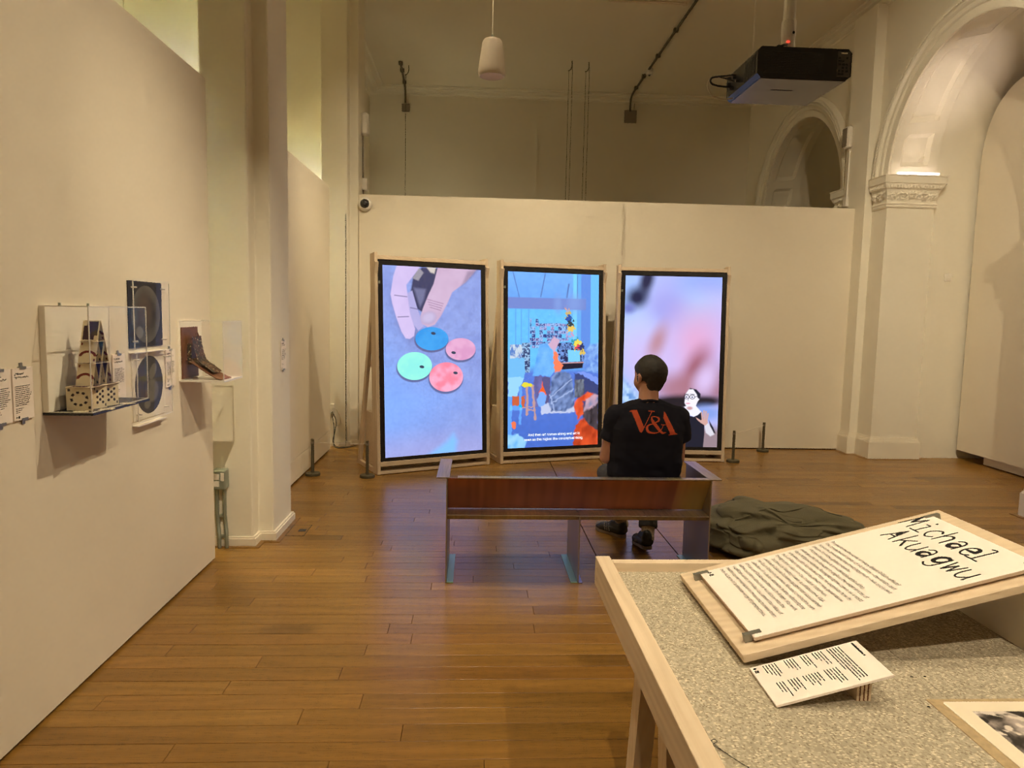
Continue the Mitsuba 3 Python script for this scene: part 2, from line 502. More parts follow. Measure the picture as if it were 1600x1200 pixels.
def relief(u, v, seed=0):
    """Leaf scrolls of the frieze: height from 0 to 1."""
    x = np.abs(u - 0.5) * 2
    h = np.zeros_like(u)
    for cx, cy, r, t in ((0.42, 0.5, 0.30, 1), (0.80, 0.45, 0.22, -1), (0.08, 0.55, 0.2, 1)):
        dx, dy = (x - cx) * 1.9, (v - cy)
        d, a = np.hypot(dx, dy), np.arctan2(dy, dx)
        h = np.maximum(h, np.exp(-((d - r * (0.75 + 0.25 * np.sin(3 * a + seed))) / 0.07) ** 2))
        h = np.maximum(h, 0.9 * np.exp(-(d / 0.09) ** 2))
        h = np.maximum(h, 0.8 * np.exp(-(d / (r + 0.14)) ** 6) * (0.5 + 0.5 * np.sin(7 * a + t * d * 18)) ** 2)
    return np.clip(h, 0, 1) * np.exp(-((v - 0.5) / 0.46) ** 8)


def capital(parent, x0, x1, y0, y1, s=1):
    prof = [(0.0, 2.775), (0.016, 2.78), (0.022, 2.792), (0.016, 2.803), (0.018, 2.806), (0.026, 2.818), (0.018, 2.83), (0.012, 2.835), (0.014, 2.87), (0.022, 2.92), (0.036, 2.965),
            (0.038, 2.97), (0.052, 2.985), (0.062, 3.005), (0.066, 3.022), (0.068, 3.03), (0.078, 3.032), (0.078, 3.105), (0.085, 3.108), (0.085, 3.118), (0.0, 3.12)]
    k = part('wall_right', 'capital', rect_rings(x0, x1, y0, y1, prof, s), 'wall_paint')
    n, mth = 90, 22
    u, v = np.meshgrid(np.linspace(0, 1, n), np.linspace(0, 1, mth), indexing='ij')
    h = relief(u, v)
    o = 0.012 + 0.026 * v ** 1.6 + 0.001
    P = np.stack([x0 - o + (x1 - x0 + 2 * o) * u, y0 - s * (o + 0.028 * h), 2.84 + 0.125 * v], -1)
    fr = [grid_mesh(P if s > 0 else P[::-1])]
    u2, v2 = np.meshgrid(np.linspace(0, 1, 44), np.linspace(0, 1, mth), indexing='ij')
    h2 = relief(0.5 + 0.5 * u2, v2, 1)
    o2 = 0.012 + 0.026 * v2 ** 1.6 + 0.001
    yy = y0 - s * o2 + s * (abs(y1 - y0) + o2) * u2
    P2 = np.stack([x0 - o2 - 0.028 * h2, yy, 2.84 + 0.125 * v2], -1)
    fr.append(grid_mesh(P2[::-1] if s > 0 else P2))
    part(k, 'leaf_frieze', cat(*fr), 'wall_paint', True)
    eggs = []
    for q in np.arange(x0 - 0.03, x1 + 0.04, 0.036):
        e = trimesh.creation.icosphere(2, 1.0)
        e.apply_scale((0.013, 0.012, 0.022))
        e.apply_translation((q, y0 - s * 0.058, 2.998))
        eggs.append(e)
    for q in np.arange(0.0, abs(y1 - y0), 0.036):
        e = trimesh.creation.icosphere(2, 1.0)
        e.apply_scale((0.012, 0.013, 0.022))
        e.apply_translation((x0 - 0.058, y0 + s * q, 2.998))
        eggs.append(e)
    part(k, 'egg_moulding', cat(*eggs), 'wall_paint', True, kind='stuff')
    return k


for c in (8.27, 4.90):
    k = part('wall_right', 'pier', prism(pier_plan(c).intersection(sg.box(4.4555, c - 1, 5, c + 1)), 0, 3.07), 'wall_paint')
    part('wall_right', 'pilaster_strip', box(4.362, 4.50, c - 0.24, c + 0.24, 0, 5.02, 0.004), 'wall_paint')
    structure_key = structure('baseboard_right')
    bp = [(0.03, 0.0), (0.03, 0.19), (0.024, 0.20), (0.022, 0.215), (0.010, 0.235), (0.008, 0.243), (0.0, 0.245)]
    bl = []
    for o, z0, z1 in ((0.034, 0, 0.19), (0.026, 0.19, 0.205), (0.018, 0.205, 0.225), (0.009, 0.225, 0.245)):
        bl.append(prism(pier_plan(c).buffer(o, join_style=2), z0, z1))
    put(structure_key, cat(*bl), 'trim_paint')
    st_ = prism(pier_plan(c).buffer(0.075, join_style=2).difference(pier_plan(c).buffer(0.03, join_style=2)), 0, 0.004)
    part(structure_key, 'floor_strip', st_, 'oak_floor', uv=np.tile([0.8, 0.3], (len(st_.vertices), 1)))
capital('wall_right', 4.456, 4.985, 7.74, 8.0)
capital('wall_right', 4.456, 4.985, 8.80, 8.54, -1)
capital('wall_right', 4.456, 4.985, 5.43, 5.17, -1)


def soffit(c, key):
    """The panelled underside of one arch: a ruled surface from the room's edge to the back edge with sunk panels."""
    rects = [(math.radians(a), math.radians(b)) for a, b in ((7, 22), (27.5, 65), (71, 109), (115, 152.5), (158, 173))]
    bev, dep, s0, s1 = 0.045, 0.03, 0.19, 0.80
    ts = set(np.linspace(0, PI, 73))
    for a, b in rects:
        ts |= {a - 1e-3, a, a + bev / 1.2, b - bev / 1.2, b, b + 1e-3}
    ts = np.array(sorted(ts))
    ss = np.array([0, s0 - 1e-3, s0, s0 + 0.075, s1 - 0.075, s1, s1 + 1e-3, 1.0])
    P = np.zeros((len(ts), len(ss), 3))
    for i, a in enumerate(ts):
        for j, s in enumerate(ss):
            d = 0.0
            for a0, a1 in rects:
                if a0 <= a <= a1 and s0 <= s <= s1:
                    d = max(d, dep * min(1, (a - a0) / (bev / 1.2), (a1 - a) / (bev / 1.2), (s - s0) / 0.075, (s1 - s) / 0.075) + 0.006)
            rh, rv = AR + 0.012 * s + d, AR + 0.14 * s + d
            P[i, j] = (4.475 + 0.525 * s, c + rh * math.cos(a), AZ + rv * math.sin(a))
    key = part('wall_right', 'arch_soffit', grid_mesh(P), 'wall_paint')
    prof = [(1.218, 4.476), (1.218, 4.452), (1.232, 4.446), (1.30, 4.446), (1.306, 4.432), (1.318, 4.426), (1.35, 4.426), (1.358, 4.41), (1.366, 4.398), (1.378, 4.394), (1.392, 4.41), (1.40, 4.412), (1.425, 4.398),
            (1.45, 4.40), (1.462, 4.43), (1.466, 4.482)]
    A = np.array([[(x, c + r * math.cos(a), AZ + r * math.sin(a)) for r, x in prof] for a in np.linspace(0, PI, 91)])
    part('wall_right', 'archivolt', grid_mesh(A), 'wall_paint', 50)
    leaves = []
    for a in np.linspace(0.02, PI - 0.02, 132):
        e = trimesh.creation.icosphere(1, 1.0)
        e.apply_scale((0.010, 0.011, 0.016))
        e.apply_transform(trimesh.transformations.rotation_matrix(a + 0.5, (1, 0, 0)))
        e.apply_translation((4.399, c + 1.412 * math.cos(a), AZ + 1.412 * math.sin(a)))
        leaves.append(e)
    part('wall_right', 'archivolt_leaves', cat(*leaves), 'wall_paint', True, kind='stuff')
    # plain tunnel behind the panelled band
    th = np.linspace(0, PI, 49)
    B = [[(x, c + 1.258, z) for x in (5.0, 5.9)] for z in (0.0, 1.5)] + [[(x, c + 1.258 * math.cos(a), AZ + 1.418 * math.sin(a)) for x in (5.0, 5.9)] for a in th] + [[(x, c - 1.258, z) for x in (5.0, 5.9)] for z in (1.5, 0.0)]
    part('wall_right', 'arch_tunnel', grid_mesh(np.array(B)), 'wall_paint', 40)


for c in AC:
    soffit(c, 'soffit')
# light strips on the two capitals of the nearer arch
for y0, y1, nm in ((7.655, 7.70, 'far'), (5.47, 5.515, 'near')):
    t = thing('light_strip', 'bright pinkish light strip on top of the %s' % ('carved pier capital by the switch' if nm == 'far' else 'nearer arch capital'), 'light')
    put(t, box(4.52, 4.965, y0, y1, 3.121, 3.146), 'white_plastic')
    scene[t]['emitter'] = {'type': 'area', 'radiance': rgb(np.array([1.0, 0.82, 0.74]) * 3.0)}
# arch-shaped infill board standing inside the nearer arch
t = thing('arch_panel', 'tall round-topped cream board filling the arch at the right edge', 'wall panel')
half = [(0, 4.145), (0.25, 4.125), (0.48, 4.07), (0.66, 4.03), (0.83, 3.965), (0.985, 3.845), (1.085, 3.70), (1.15, 3.53), (1.185, 3.34), (1.195, 3.1), (1.195, 0.112)]
sp = spline(half[:-1], 6)
op = [(6.545 + a, b) for a, b in sp] + [(6.545 + 1.195, 0.112), (6.545 - 1.195, 0.112)] + [(6.545 - a, b) for a, b in sp[::-1]]
put(t, yz_prism(sg.Polygon(op).buffer(0), 5.47, 5.53), 'panel_paint')
part(t, 'plinth', box(5.545, 5.60, 5.42, 7.40, 0.014, 0.1115), 'wall_paint')
part(t, 'support', box(5.53, 5.88, 5.6, 7.3, 0.3, 0.36), 'ash_wood_y')
# ------------------------------------------------------------------ things on the left display wall
WALL = -1.576


def bars(w, n, pitch, h, r, start=(0, 0), short=0.25, gaps=True):
    """Illegible small print: rows of word-long dashes, (x, y) with y downwards from the start."""
    g = []
    for i in range(n):
        end = w * (1 - short * r.random()) if i < n - 1 else w * r.uniform(0.4, 0.8)
        x = 0.0
        while x < end:
            l = min(r.uniform(0.03, 0.11) * 0.5 * (w / 0.09) ** 0.5, end - x)
            if l > 0.004:
                g.append(sg.box(start[0] + x, start[1] - i * pitch - h, start[0] + x + l, start[1] - i * pitch))
            x += l + 0.0028
    return g


def scrawl(w, h, r, start):
    """Illegible handwriting: small loops and sticks."""
    pts = [(start[0] + w * i / 22, start[1] + h * (0.5 + 0.5 * r.choice([-1, 1, 0.2, -0.6]))) for i in range(23)]
    return stroke(pts, 0.0022, 2)


def flat(polys, z=0.0004):
    return prism(unary_union(polys), 0, z)


EXW, EYW, EZW = (0, 1, 0), (0, 0, 1), (1, 0, 0)


def label_card(y0, y1, z0, z1, x, name, label, seed, clips=True):
    r = random.Random(seed)
    t = thing('text_card', label, 'label', 'printed text cards clipped to the left wall')
    part(t, 'card', box(x + 0.003, x + 0.008, y0, y1, z0, z1, 0.0006), 'paper_cream')
    w, h = y1 - y0, z1 - z0
    L = lambda g, zz=0.0004: frame(flat(g, zz), (x + 0.008, y0, z0), EXW, EYW, EZW)  # noqa: E731
    part(t, 'heading', L([scrawl(w * 0.45, 0.006, r, (0.009, h - 0.023)), scrawl(w * 0.68, 0.006, r, (0.009, h - 0.036))]), 'ink')
    part(t, 'small_print', L(bars(w - 0.018, 11, 0.0066, 0.0023, r, (0.010, h - 0.062)) + bars(w * 0.4, 3, 0.0066, 0.002, r, (0.010, 0.042))), 'ink')
    part(t, 'icons', L([sg.Polygon([(0.010, 0.011), (0.014, 0.015), (0.018, 0.011), (0.014, 0.007)]), sg.box(0.022, 0.007, 0.030, 0.015)]), 'ink')
    m = (y0 + y1) / 2
    for z, s in ((z1, 1), (z0, -1)):
        c = cat(box(x, x + 0.0105, m - 0.017, m + 0.017, z - 0.006 if s > 0 else z - 0.004, z + 0.004 if s > 0 else z + 0.006), box(x, x + 0.004, m - 0.008, m + 0.008, z if s > 0 else z - 0.017, z + 0.017 if s > 0 else z))
        part(t, 'clip', c, 'clip_steel', label='dark metal clip')
    return t


label_card(2.385, 2.494, 1.143, 1.325, WALL, 'a', 'cream text card cut off by the left edge of the picture', 1)
label_card(2.502, 2.614, 1.144, 1.325, WALL, 'b', 'cream text card just left of the case with the house of cards', 2)
label_card(3.18, 3.288, 1.135, 1.332, WALL, 'c', 'cream text card seen behind the house of cards case', 3)
label_card(3.712, 3.823, 1.134, 1.325, WALL, 'd', 'cream text card right of the two oval portraits', 4)
label_card(4.955, 5.078, 1.127, 1.327, -1.33, 'e', 'cream text card alone on the side of the left pier', 5)


def bar_edges(x0, x1, y0, y1, z0, z1, e=0.0035):
    """The polished edges of an acrylic cover."""
    ms = []
    for y in (y0, y1):
        for z in (z0, z1):
            ms.append(box(x0, x1, y - e / 2, y + e / 2, z - e / 2, z + e / 2))
        ms.append(box(x1 - e / 2, x1 + e / 2, y - e / 2, y + e / 2, z0, z1))
    for z in (z0, z1):
        ms.append(box(x1 - e / 2, x1 + e / 2, y0, y1, z - e / 2, z + e / 2))
    return cat(*ms)


def pane(a, b, c, d):
    return trimesh.Trimesh(np.array([a, b, c, d], float), np.array([[0, 1, 2], [0, 2, 3]]), process=False)


def cover(t, x0, x1, y0, y1, z0, z1, bottom=False):
    part(t, 'front_pane', pane((x1, y0, z0), (x1, y1, z0), (x1, y1, z1), (x1, y0, z1)), 'acrylic', label='clear acrylic front')
    part(t, 'side_pane', pane((x0, y0, z0), (x1, y0, z0), (x1, y0, z1), (x0, y0, z1)), 'acrylic')
    part(t, 'side_pane', pane((x1, y1, z0), (x0, y1, z0), (x0, y1, z1), (x1, y1, z1)), 'acrylic')
    part(t, 'top_pane', pane((x0, y0, z1), (x1, y0, z1), (x1, y1, z1), (x0, y1, z1)), 'acrylic')
    part(t, 'polished_edges', bar_edges(x0, x1, y0, y1, z0, z1), 'acrylic_edge')


# --- case one with the house of cards
t = thing('display_case', 'clear acrylic case on a black shelf holding a house of cards', 'display case')
part(t, 'backing_board', box(WALL, -1.553, 2.675, 3.134, 1.151, 1.541, 0.001), 'paper_white')
part(t, 'shelf', box(WALL, -1.396, 2.675, 3.134, 1.141, 1.150, 0.001), 'black_plastic')
cover(t, -1.553, -1.402, 2.678, 3.131, 1.1525, 1.540)
for y in (2.80, 3.0):
    part(t, 'hanger', box(-1.575, -1.568, y, y + 0.006, 1.541, 1.552), 'galvanised')


def card_print(p, n, uv):
    k = dr.floor(uv.x)
    u, v = uv.x - k, uv.y
    cream = mi.Color3f(0.70, 0.61, 0.43)
    dark, red = mi.Color3f(0.035, 0.022, 0.022), mi.Color3f(0.16, 0.028, 0.02)
    a, b = dr.abs(u - 0.5), dr.abs(v - 0.5)
    d = mi.Float(9)
    for cx, cy in ((0.30, 0.26), (0.30, 0.5), (0.30, 0.74), (0.70, 0.26), (0.70, 0.5), (0.70, 0.74), (0.5, 0.38), (0.5, 0.62)):
        d = dr.minimum(d, dr.sqrt(dr.square((u - cx) / 0.085) + dr.square((v - cy) / 0.062)))
    ring = dr.abs(dr.sqrt(dr.square((u - 0.5) / 0.33) + dr.square((v - 0.5) / 0.3)) - 0.9)
    ang = dr.atan2(v - 0.5, u - 0.5)
    d2 = dr.select((ring < 0.16) & (dr.sin(ang * 8) > -0.1), 0.5, 9.0)
    arc = dr.select((dr.abs(dr.sqrt(dr.square((u - 0.5) / 0.5) + dr.square((v - 0.25) / 0.3)) - 0.9) < 0.17) & (v > 0.3), 0.5, 9.0)
    pip = dr.select(k < 1.5, d, dr.select(k < 2.5, d2, dr.select(k < 3.5, arc, d)))
    pc = dr.select(k < 1.5, dark, dr.select(k < 2.5, dark, red))
    c = mix(cream, pc, 1 - smoothstep(0.9, 1.1, pip))
    corner = dr.minimum(dr.maximum(dr.abs(u - 0.11) / 0.05, dr.abs(v - 0.87) / 0.06), dr.maximum(dr.abs(u - 0.89) / 0.05, dr.abs(v - 0.13) / 0.06))
    c = mix(c, pc, 1 - smoothstep(0.8, 1.1, corner))
    back = mix(mi.Color3f(0.05, 0.025, 0.035), cream, smoothstep(0.40, 0.42, a) + smoothstep(0.44, 0.455, b))
    idx = dr.maximum(dr.abs(u - 0.15) / 0.12, dr.abs(v - 0.85) / 0.11)
    idx2 = dr.maximum(dr.abs(u - 0.85) / 0.12, dr.abs(v - 0.15) / 0.11)
    back = mix(back, cream, dr.clip((1 - smoothstep(0.95, 1.0, idx)) + (1 - smoothstep(0.95, 1.0, idx2)), 0, 1))
    return dr.select(k < 0.5, mix(back, cream, 0.0), c)


mat('playing_card', proc(card_print), 0.55, spec=0.3)
hc = thing('house_of_cards', 'four-tier house of old playing cards inside the first acrylic case', 'artwork')


def pcard(o, ex, ey, w, h, k):
    ex, ey = np.asarray(ex, float), np.asarray(ey, float)
    ex, ey = ex / np.linalg.norm(ex), ey / np.linalg.norm(ey)
    m = box(0, w, 0, h, -0.0004, 0.0004)
    uv = np.column_stack([np.clip(m.vertices[:, 0] / w, 0.001, 0.999) + k, m.vertices[:, 1] / h])
    part(hc, 'playing_card', frame(m, o, ex, ey, np.cross(ex, ey)), 'playing_card', uv=uv)


CX0, CX1, CW = -1.500, -1.436, 0.064
zt = [1.1515, 1.2415, 1.327, 1.4095, 1.488]
pcard((-1.525, 2.738, zt[0]), (1, 0, 0), (0, 0, 1), 0.095, 0.088, 2)
for ya, xa, yb, xb, k in ((2.742, -1.432, 2.785, -1.452, 4), (2.785, -1.452, 2.835, -1.426, 1), (2.835, -1.426, 2.862, -1.45, 4), (2.862, -1.45, 2.925, -1.426, 1)):
    pcard((xa, ya, zt[0]), (xb - xa, yb - ya, 0), (0, 0, 1), math.hypot(xb - xa, yb - ya), 0.088, k)
pcard((-1.515, 2.925, zt[0]), (1, 0, 0), (0, 0, 1), 0.088, 0.088, 1)
pcard((-1.520, 2.727, zt[1] - 0.001), (1, 0, 0), (0, 1, 0), 0.098, 0.103, 0)
pcard((-1.520, 2.831, zt[1] - 0.001), (1, 0, 0), (0, 1, 0), 0.098, 0.103, 0)
for tier, (ys, ye, n) in enumerate(((2.757, 2.903, 3), (2.780, 2.880, 2), (2.803, 2.857, 1))):
    z0, z1 = zt[tier + 1], zt[tier + 2] - 0.0015
    p = (ye - ys) / n
    for i in range(n):
        a = ys + i * p
        L = math.hypot(p / 2 - 0.001, z1 - z0)
        pcard((CX0, a + 0.0008, z0 + 0.0006), (1, 0, 0), (0, p / 2 - 0.0015, z1 - z0), CW, L, (3 if tier == 0 else 3 if tier == 1 else 0) if i == 0 else 0)
        pcard((CX0, a + p - 0.0008, z0 + 0.0006), (1, 0, 0), (0, -p / 2 + 0.0015, z1 - z0), CW, L, 1 + (i + tier) % 4)
    if n > 1:
        pcard((CX0 - 0.004, ys + 0.010, z1 + 0.0004), (1, 0, 0), (0, 1, 0), CW + 0.008, (ye - ys) - 0.02, 0)
for x, y, a, k in ((-1.475, 2.69, 0.5, 1), (-1.425, 2.765, 0.2, 1), (-1.44, 2.95, -0.3, 1)):
    pcard((x, y, 1.1510 + 0.0), (math.cos(a), math.sin(a), 0), (-math.sin(a), math.cos(a), 0), 0.05, 0.042, k)


# --- two oval portraits under acrylic
def portrait(dark):
    def fn(p, n, uv):
        u, v = uv.x, uv.y
        o = dr.sqrt(dr.square((u - 0.5) / 0.45) + dr.square((v - 0.5) / 0.455))
        f = fbm(u * 5, v * 6, 3.0 if dark else 8.0, 3)
        if dark:
            inner = mix((0.022, 0.02, 0.016), (0.085, 0.082, 0.07), dr.clip(smoothstep(0.5, 1.0, o) * 0.8 + f * 0.5 - 0.12, 0, 1))
            inner = mix(inner, mi.Color3f(0.06, 0.04, 0.025), 1 - smoothstep(0.2, 0.62, dr.sqrt(dr.square((u - 0.46) / 0.5) + dr.square((v - 0.55) / 0.62))))
            fig = 1 - smoothstep(0.7, 1.0, dr.sqrt(dr.square((u - 0.28) / 0.13) + dr.square((v - 0.22) / 0.11)))
            inner = mix(inner, mi.Color3f(0.16, 0.155, 0.135), fig * 0.8)
            return mix(inner, mi.Color3f(0.015, 0.014, 0.012), smoothstep(0.97, 1.0, o))
        fig = 1 - smoothstep(0.75, 1.05, dr.sqrt(dr.square((u - 0.58) / 0.23) + dr.square((v - 0.40) / 0.2)))
        hat = 1 - smoothstep(0.8, 1.05, dr.sqrt(dr.square((u - 0.62 - 0.5 * (v - 0.7)) / 0.12) + dr.square((v - 0.7) / 0.13)))
        tail = 1 - smoothstep(0.7, 1.1, dr.sqrt(dr.square((u - 0.42) / 0.11) + dr.square((v - 0.2) / 0.08)))
        inner = mix((0.03, 0.028, 0.022), (0.05, 0.045, 0.036), f)
        inner = mix(inner, mi.Color3f(0.13, 0.12, 0.095), dr.clip(fig * (0.3 + f) + hat + tail, 0, 1))
        return mix(inner, mi.Color3f(0.72, 0.66, 0.54), smoothstep(0.985, 1.0, o))
    return proc(fn)


mat('portrait_dark', portrait(True), 0.6)
mat('portrait_light', portrait(False), 0.6)


def quad_uv(a, b, c, d, key, name, m, **k):
    return part(key, name, pane(a, b, c, d), m, uv=np.array([[0, 0], [1, 0], [1, 1], [0, 1]], float), **k)


for m, y0, y1, z0, z1, lb in (('portrait_dark', 3.34, 3.683, 1.352, 1.660, 'dark oval portrait photograph on black under acrylic, the upper one'), ('portrait_light', 3.355, 3.692, 1.012, 1.326, 'dark oval portrait photograph on a white mount, the lower one')):
    t = thing('framed_photograph', lb, 'picture')
    part(t, 'mount', box(WALL, WALL + 0.006, y0, y1, z0, z1), 'paper_white' if m == 'portrait_light' else 'black_plastic')
    quad_uv((WALL + 0.0065, y0 + 0.004, z0 + 0.003), (WALL + 0.0065, y1 - 0.004, z0 + 0.003), (WALL + 0.0065, y1 - 0.004, z1 - 0.003), (WALL + 0.0065, y0 + 0.004, z1 - 0.003), t, 'print', m)
    X = WALL + 0.03
    part(t, 'acrylic_sheet', pane((X, y0 - 0.004, z0 - 0.004), (X, y1 + 0.03, z0 - 0.004), (X, y1 + 0.03, z1 + 0.004), (X, y0 - 0.004, z1 + 0.004)), 'acrylic', label='clear acrylic sheet')
    part(t, 'polished_edges', cat(*[box(X - 0.002, X + 0.002, a, b, c, d) for a, b, c, d in ((y0 - 0.006, y0 - 0.003, z0, z1), (y1 + 0.03, y1 + 0.033, z0, z1), (y0, y1 + 0.03, z0 - 0.006, z0 - 0.003), (y0, y1 + 0.03, z1 + 0.003, z1 + 0.006))]), 'acrylic_edge')
    part(t, 'lower_rail', box(WALL, X, y0 - 0.004, y1 - 0.04, z0 - 0.024, z0 - 0.02), 'acrylic_edge')
    part(t, 'spacer', cat(*[cyl((WALL, y, z), (X, y, z), 0.004, 8) for y in (y0 + 0.03, y1 - 0.01) for z in (z0 + 0.03, z1 - 0.03)]), 'acrylic_edge')

# --- case two with the folding booklet
t = thing('display_case', 'small clear acrylic case at the panel end holding a folding booklet', 'display case')
part(t, 'backing_board', box(WALL, -1.566, 3.884, 4.19, 1.152, 1.470), 'paper_white')
part(t, 'base', box(WALL, -1.340, 3.884, 4.19, 1.146, 1.1515), 'acrylic_edge')
cover(t, -1.566, -1.342, 3.886, 4.188, 1.1535, 1.471)


def booklet_print(p, n, uv):
    f = fbm(p.x * 70, p.y * 50, p.z * 45, 3)
    c = mix((0.075, 0.028, 0.012), (0.022, 0.02, 0.016), smoothstep(0.35, 0.65, f))
    return mix(c, mi.Color3f(0.35, 0.28, 0.18), smoothstep(0.74, 0.82, noise(p.x * 150, p.y * 110, p.z * 120)))


mat('booklet_print', proc(booklet_print), 0.5)
mat('booklet_brown', paint((0.14, 0.055, 0.025), 0.3, 20), 0.5)
bk = thing('folding_booklet', 'dark brown folding booklet with a standing page in the second case', 'artwork')
part(bk, 'back_cover', box(-1.5655, -1.560, 3.895, 4.115, 1.160, 1.436), 'booklet_brown')
lf = np.array([(-1.555, 1.262), (-1.50, 1.228), (-1.44, 1.188), (-1.395, 1.162), (-1.372, 1.156)])
part(bk, 'leaf', cat(grid_mesh(np.array([[(x, y, z) for y in (3.93, 4.10)] for x, z in lf])), grid_mesh(np.array([[(x, y, z - 0.003) for y in (4.10, 3.93)] for x, z in lf]))), 'booklet_brown')
cv = spline([(-1.53, 1.385), (-1.525, 1.34), (-1.515, 1.29), (-1.498, 1.25), (-1.46, 1.222), (-1.42, 1.19)], 6)
part(bk, 'standing_page', cat(grid_mesh(np.array([[(x, y, z + 0.002) for y in (3.955, 4.085)] for x, z in cv])), grid_mesh(np.array([[(x, y, z) for y in (4.085, 3.955)] for x, z in cv]))), 'booklet_print')
part(bk, 'folded_side', grid_mesh(np.array([[(-1.548 + 0.02 * k, 3.935 + 0.004 * k, z) for k in (0, 1)] for z in np.linspace(1.35, 1.235, 6)])), 'booklet_print')
part(bk, 'tab', tube([(-1.528, 4.0, 1.384), (-1.528, 4.005, 1.40), (-1.528, 4.02, 1.408), (-1.528, 4.035, 1.40), (-1.528, 4.04, 1.384)], 0.003, 6), 'booklet_brown')

# --- sockets and pipes at the end of the first panel
t = thing('socket_trunking', 'grey socket box with two bent conduits on the left pier foot', 'socket')
part(t, 'box', box(-1.662, -1.576, 4.545, 4.63, 0.39, 0.515, 0.006), 'galvanised')
for k, z in enumerate((0.475, 0.43)):
    part(t, 'socket', box(-1.648 + 0.004 * k, -1.61, 4.540, 4.545, z - 0.018, z + 0.018), 'white_plastic')
part(t, 'socket', box(-1.600, -1.580, 4.540, 4.545, 0.45, 0.50), 'white_plastic')
for x in (-1.645, -1.598):
    part(t, 'conduit', tube(spline([(x, 4.60, 0.40), (x, 4.60, 0.22), (x + 0.005, 4.60, 0.15), (x + 0.016, 4.58, 0.08), (x + 0.018, 4.575, 0.0)], 6), 0.012, 12), 'galvanised', True)
for z in (0.2, 0.06):
    part(t, 'saddle', box(-1.63, -1.60, 4.595, 4.63, z, z + 0.014), 'galvanised')
t = thing('floor_hatch', 'small square cable hatch in the floor beside the left pier', 'floor box')
hm = box(-1.275, -1.155, 4.84, 5.08, -0.001, 0.0018)
part(t, 'lid', hm, 'oak_floor', uv=np.tile([0.6, 0.5], (len(hm.vertices), 1)))
part(t, 'rim', cat(*[box(a, b, c, d, -0.001, 0.0022) for a, b, c, d in ((-1.279, -1.275, 4.836, 5.084), (-1.155, -1.151, 4.836, 5.084), (-1.279, -1.151, 4.836, 4.84), (-1.279, -1.151, 5.08, 5.084))]), 'dark_gap')
part(t, 'finger_pull', box(-1.215, -1.165, 4.93, 4.985, 0.0018, 0.0035), 'dark_plastic')
t = thing('wall_socket', 'white wall socket with looping grey cables on the far left pier', 'socket')
part(t, 'box', box(-1.64, -1.58, 8.10, 8.13, 0.37, 0.485, 0.004), 'white_plastic')
for k, pts in enumerate(([(-1.60, 8.09, 0.44), (-1.54, 8.06, 0.42), (-1.50, 8.05, 0.32), (-1.53, 8.05, 0.24), (-1.59, 8.06, 0.30)],
                         [(-1.60, 8.09, 0.40), (-1.55, 8.05, 0.30), (-1.56, 8.03, 0.18), (-1.575, 8.0, 0.08), (-1.53, 8.0, 0.012), (-1.42, 8.02, 0.008), (-1.34, 8.12, 0.007)],
                         [(-1.61, 8.09, 0.39), (-1.575, 8.06, 0.25), (-1.57, 8.03, 0.1), (-1.56, 8.0, 0.02), (-1.50, 7.97, 0.007), (-1.38, 8.05, 0.007)])):
    part(t, 'cable', tube(spline(pts, 8), 0.0042, 8), 'cable_black' if k else 'cable_white', True)
t = thing('wall_cable', 'thin black cable running down the far left pier corner', 'cable')
put(t, tube([(-1.452, 8.125, 2.6), (-1.452, 8.125, 0.9), (-1.452, 8.125, 0.06), (-1.45, 8.08, 0.01)], 0.0035, 6), 'cable_black')
# ------------------------------------------------------------------ the three video screens in their wooden stands
def L3(*c):
    return col(lin(*c))


def ell(s, t, cx, cy, rx, ry, soft=0.06, rot=0.0):
    x, y = (s - cx) * 0.565, t - cy
    if rot:
        c, d = math.cos(rot), math.sin(rot)
        x, y = x * c + y * d, y * c - x * d
    q = dr.sqrt(dr.square(x / (rx * 0.565)) + dr.square(y / ry))
    return 1 - smoothstep(1 - soft, 1 + soft, q)


def poly(s, t, pts, soft=0.004):
    x, y = s * 0.565, t
    P = [(a * 0.565, b) for a, b in pts]
    d, sign = mi.Float(9), mi.Float(1)
    for i in range(len(P)):
        (ax, ay), (bx, by) = P[i], P[i - 1]
        ex, ey = bx - ax, by - ay
        wx, wy = x - ax, y - ay
        h = dr.clip((wx * ex + wy * ey) / (ex * ex + ey * ey + 1e-12), 0, 1)
        d = dr.minimum(d, dr.square(wx - ex * h) + dr.square(wy - ey * h))
        c1, c2, c3 = y >= ay, y < by, ex * wy > ey * wx
        sign = dr.select((c1 & c2 & c3) | (~c1 & ~c2 & ~c3), -sign, sign)
    return 1 - smoothstep(-soft, soft, sign * dr.sqrt(d))


def seg(s, t, a, b, w, soft=0.003):
    ax, ay, bx, by = a[0] * 0.565, a[1], b[0] * 0.565, b[1]
    ex, ey = bx - ax, by - ay
    wx, wy = s * 0.565 - ax, t - ay
    h = dr.clip((wx * ex + wy * ey) / (ex * ex + ey * ey + 1e-12), 0, 1)
    return 1 - smoothstep(w - soft, w + soft, dr.sqrt(dr.square(wx - ex * h) + dr.square(wy - ey * h)))


def rect(s, t, x0, y0, x1, y1, soft=0.003):
    return smoothstep(x0 - soft, x0 + soft, s) * (1 - smoothstep(x1 - soft, x1 + soft, s)) * smoothstep(y0 - soft, y0 + soft, t) * (1 - smoothstep(y1 - soft, y1 + soft, t))


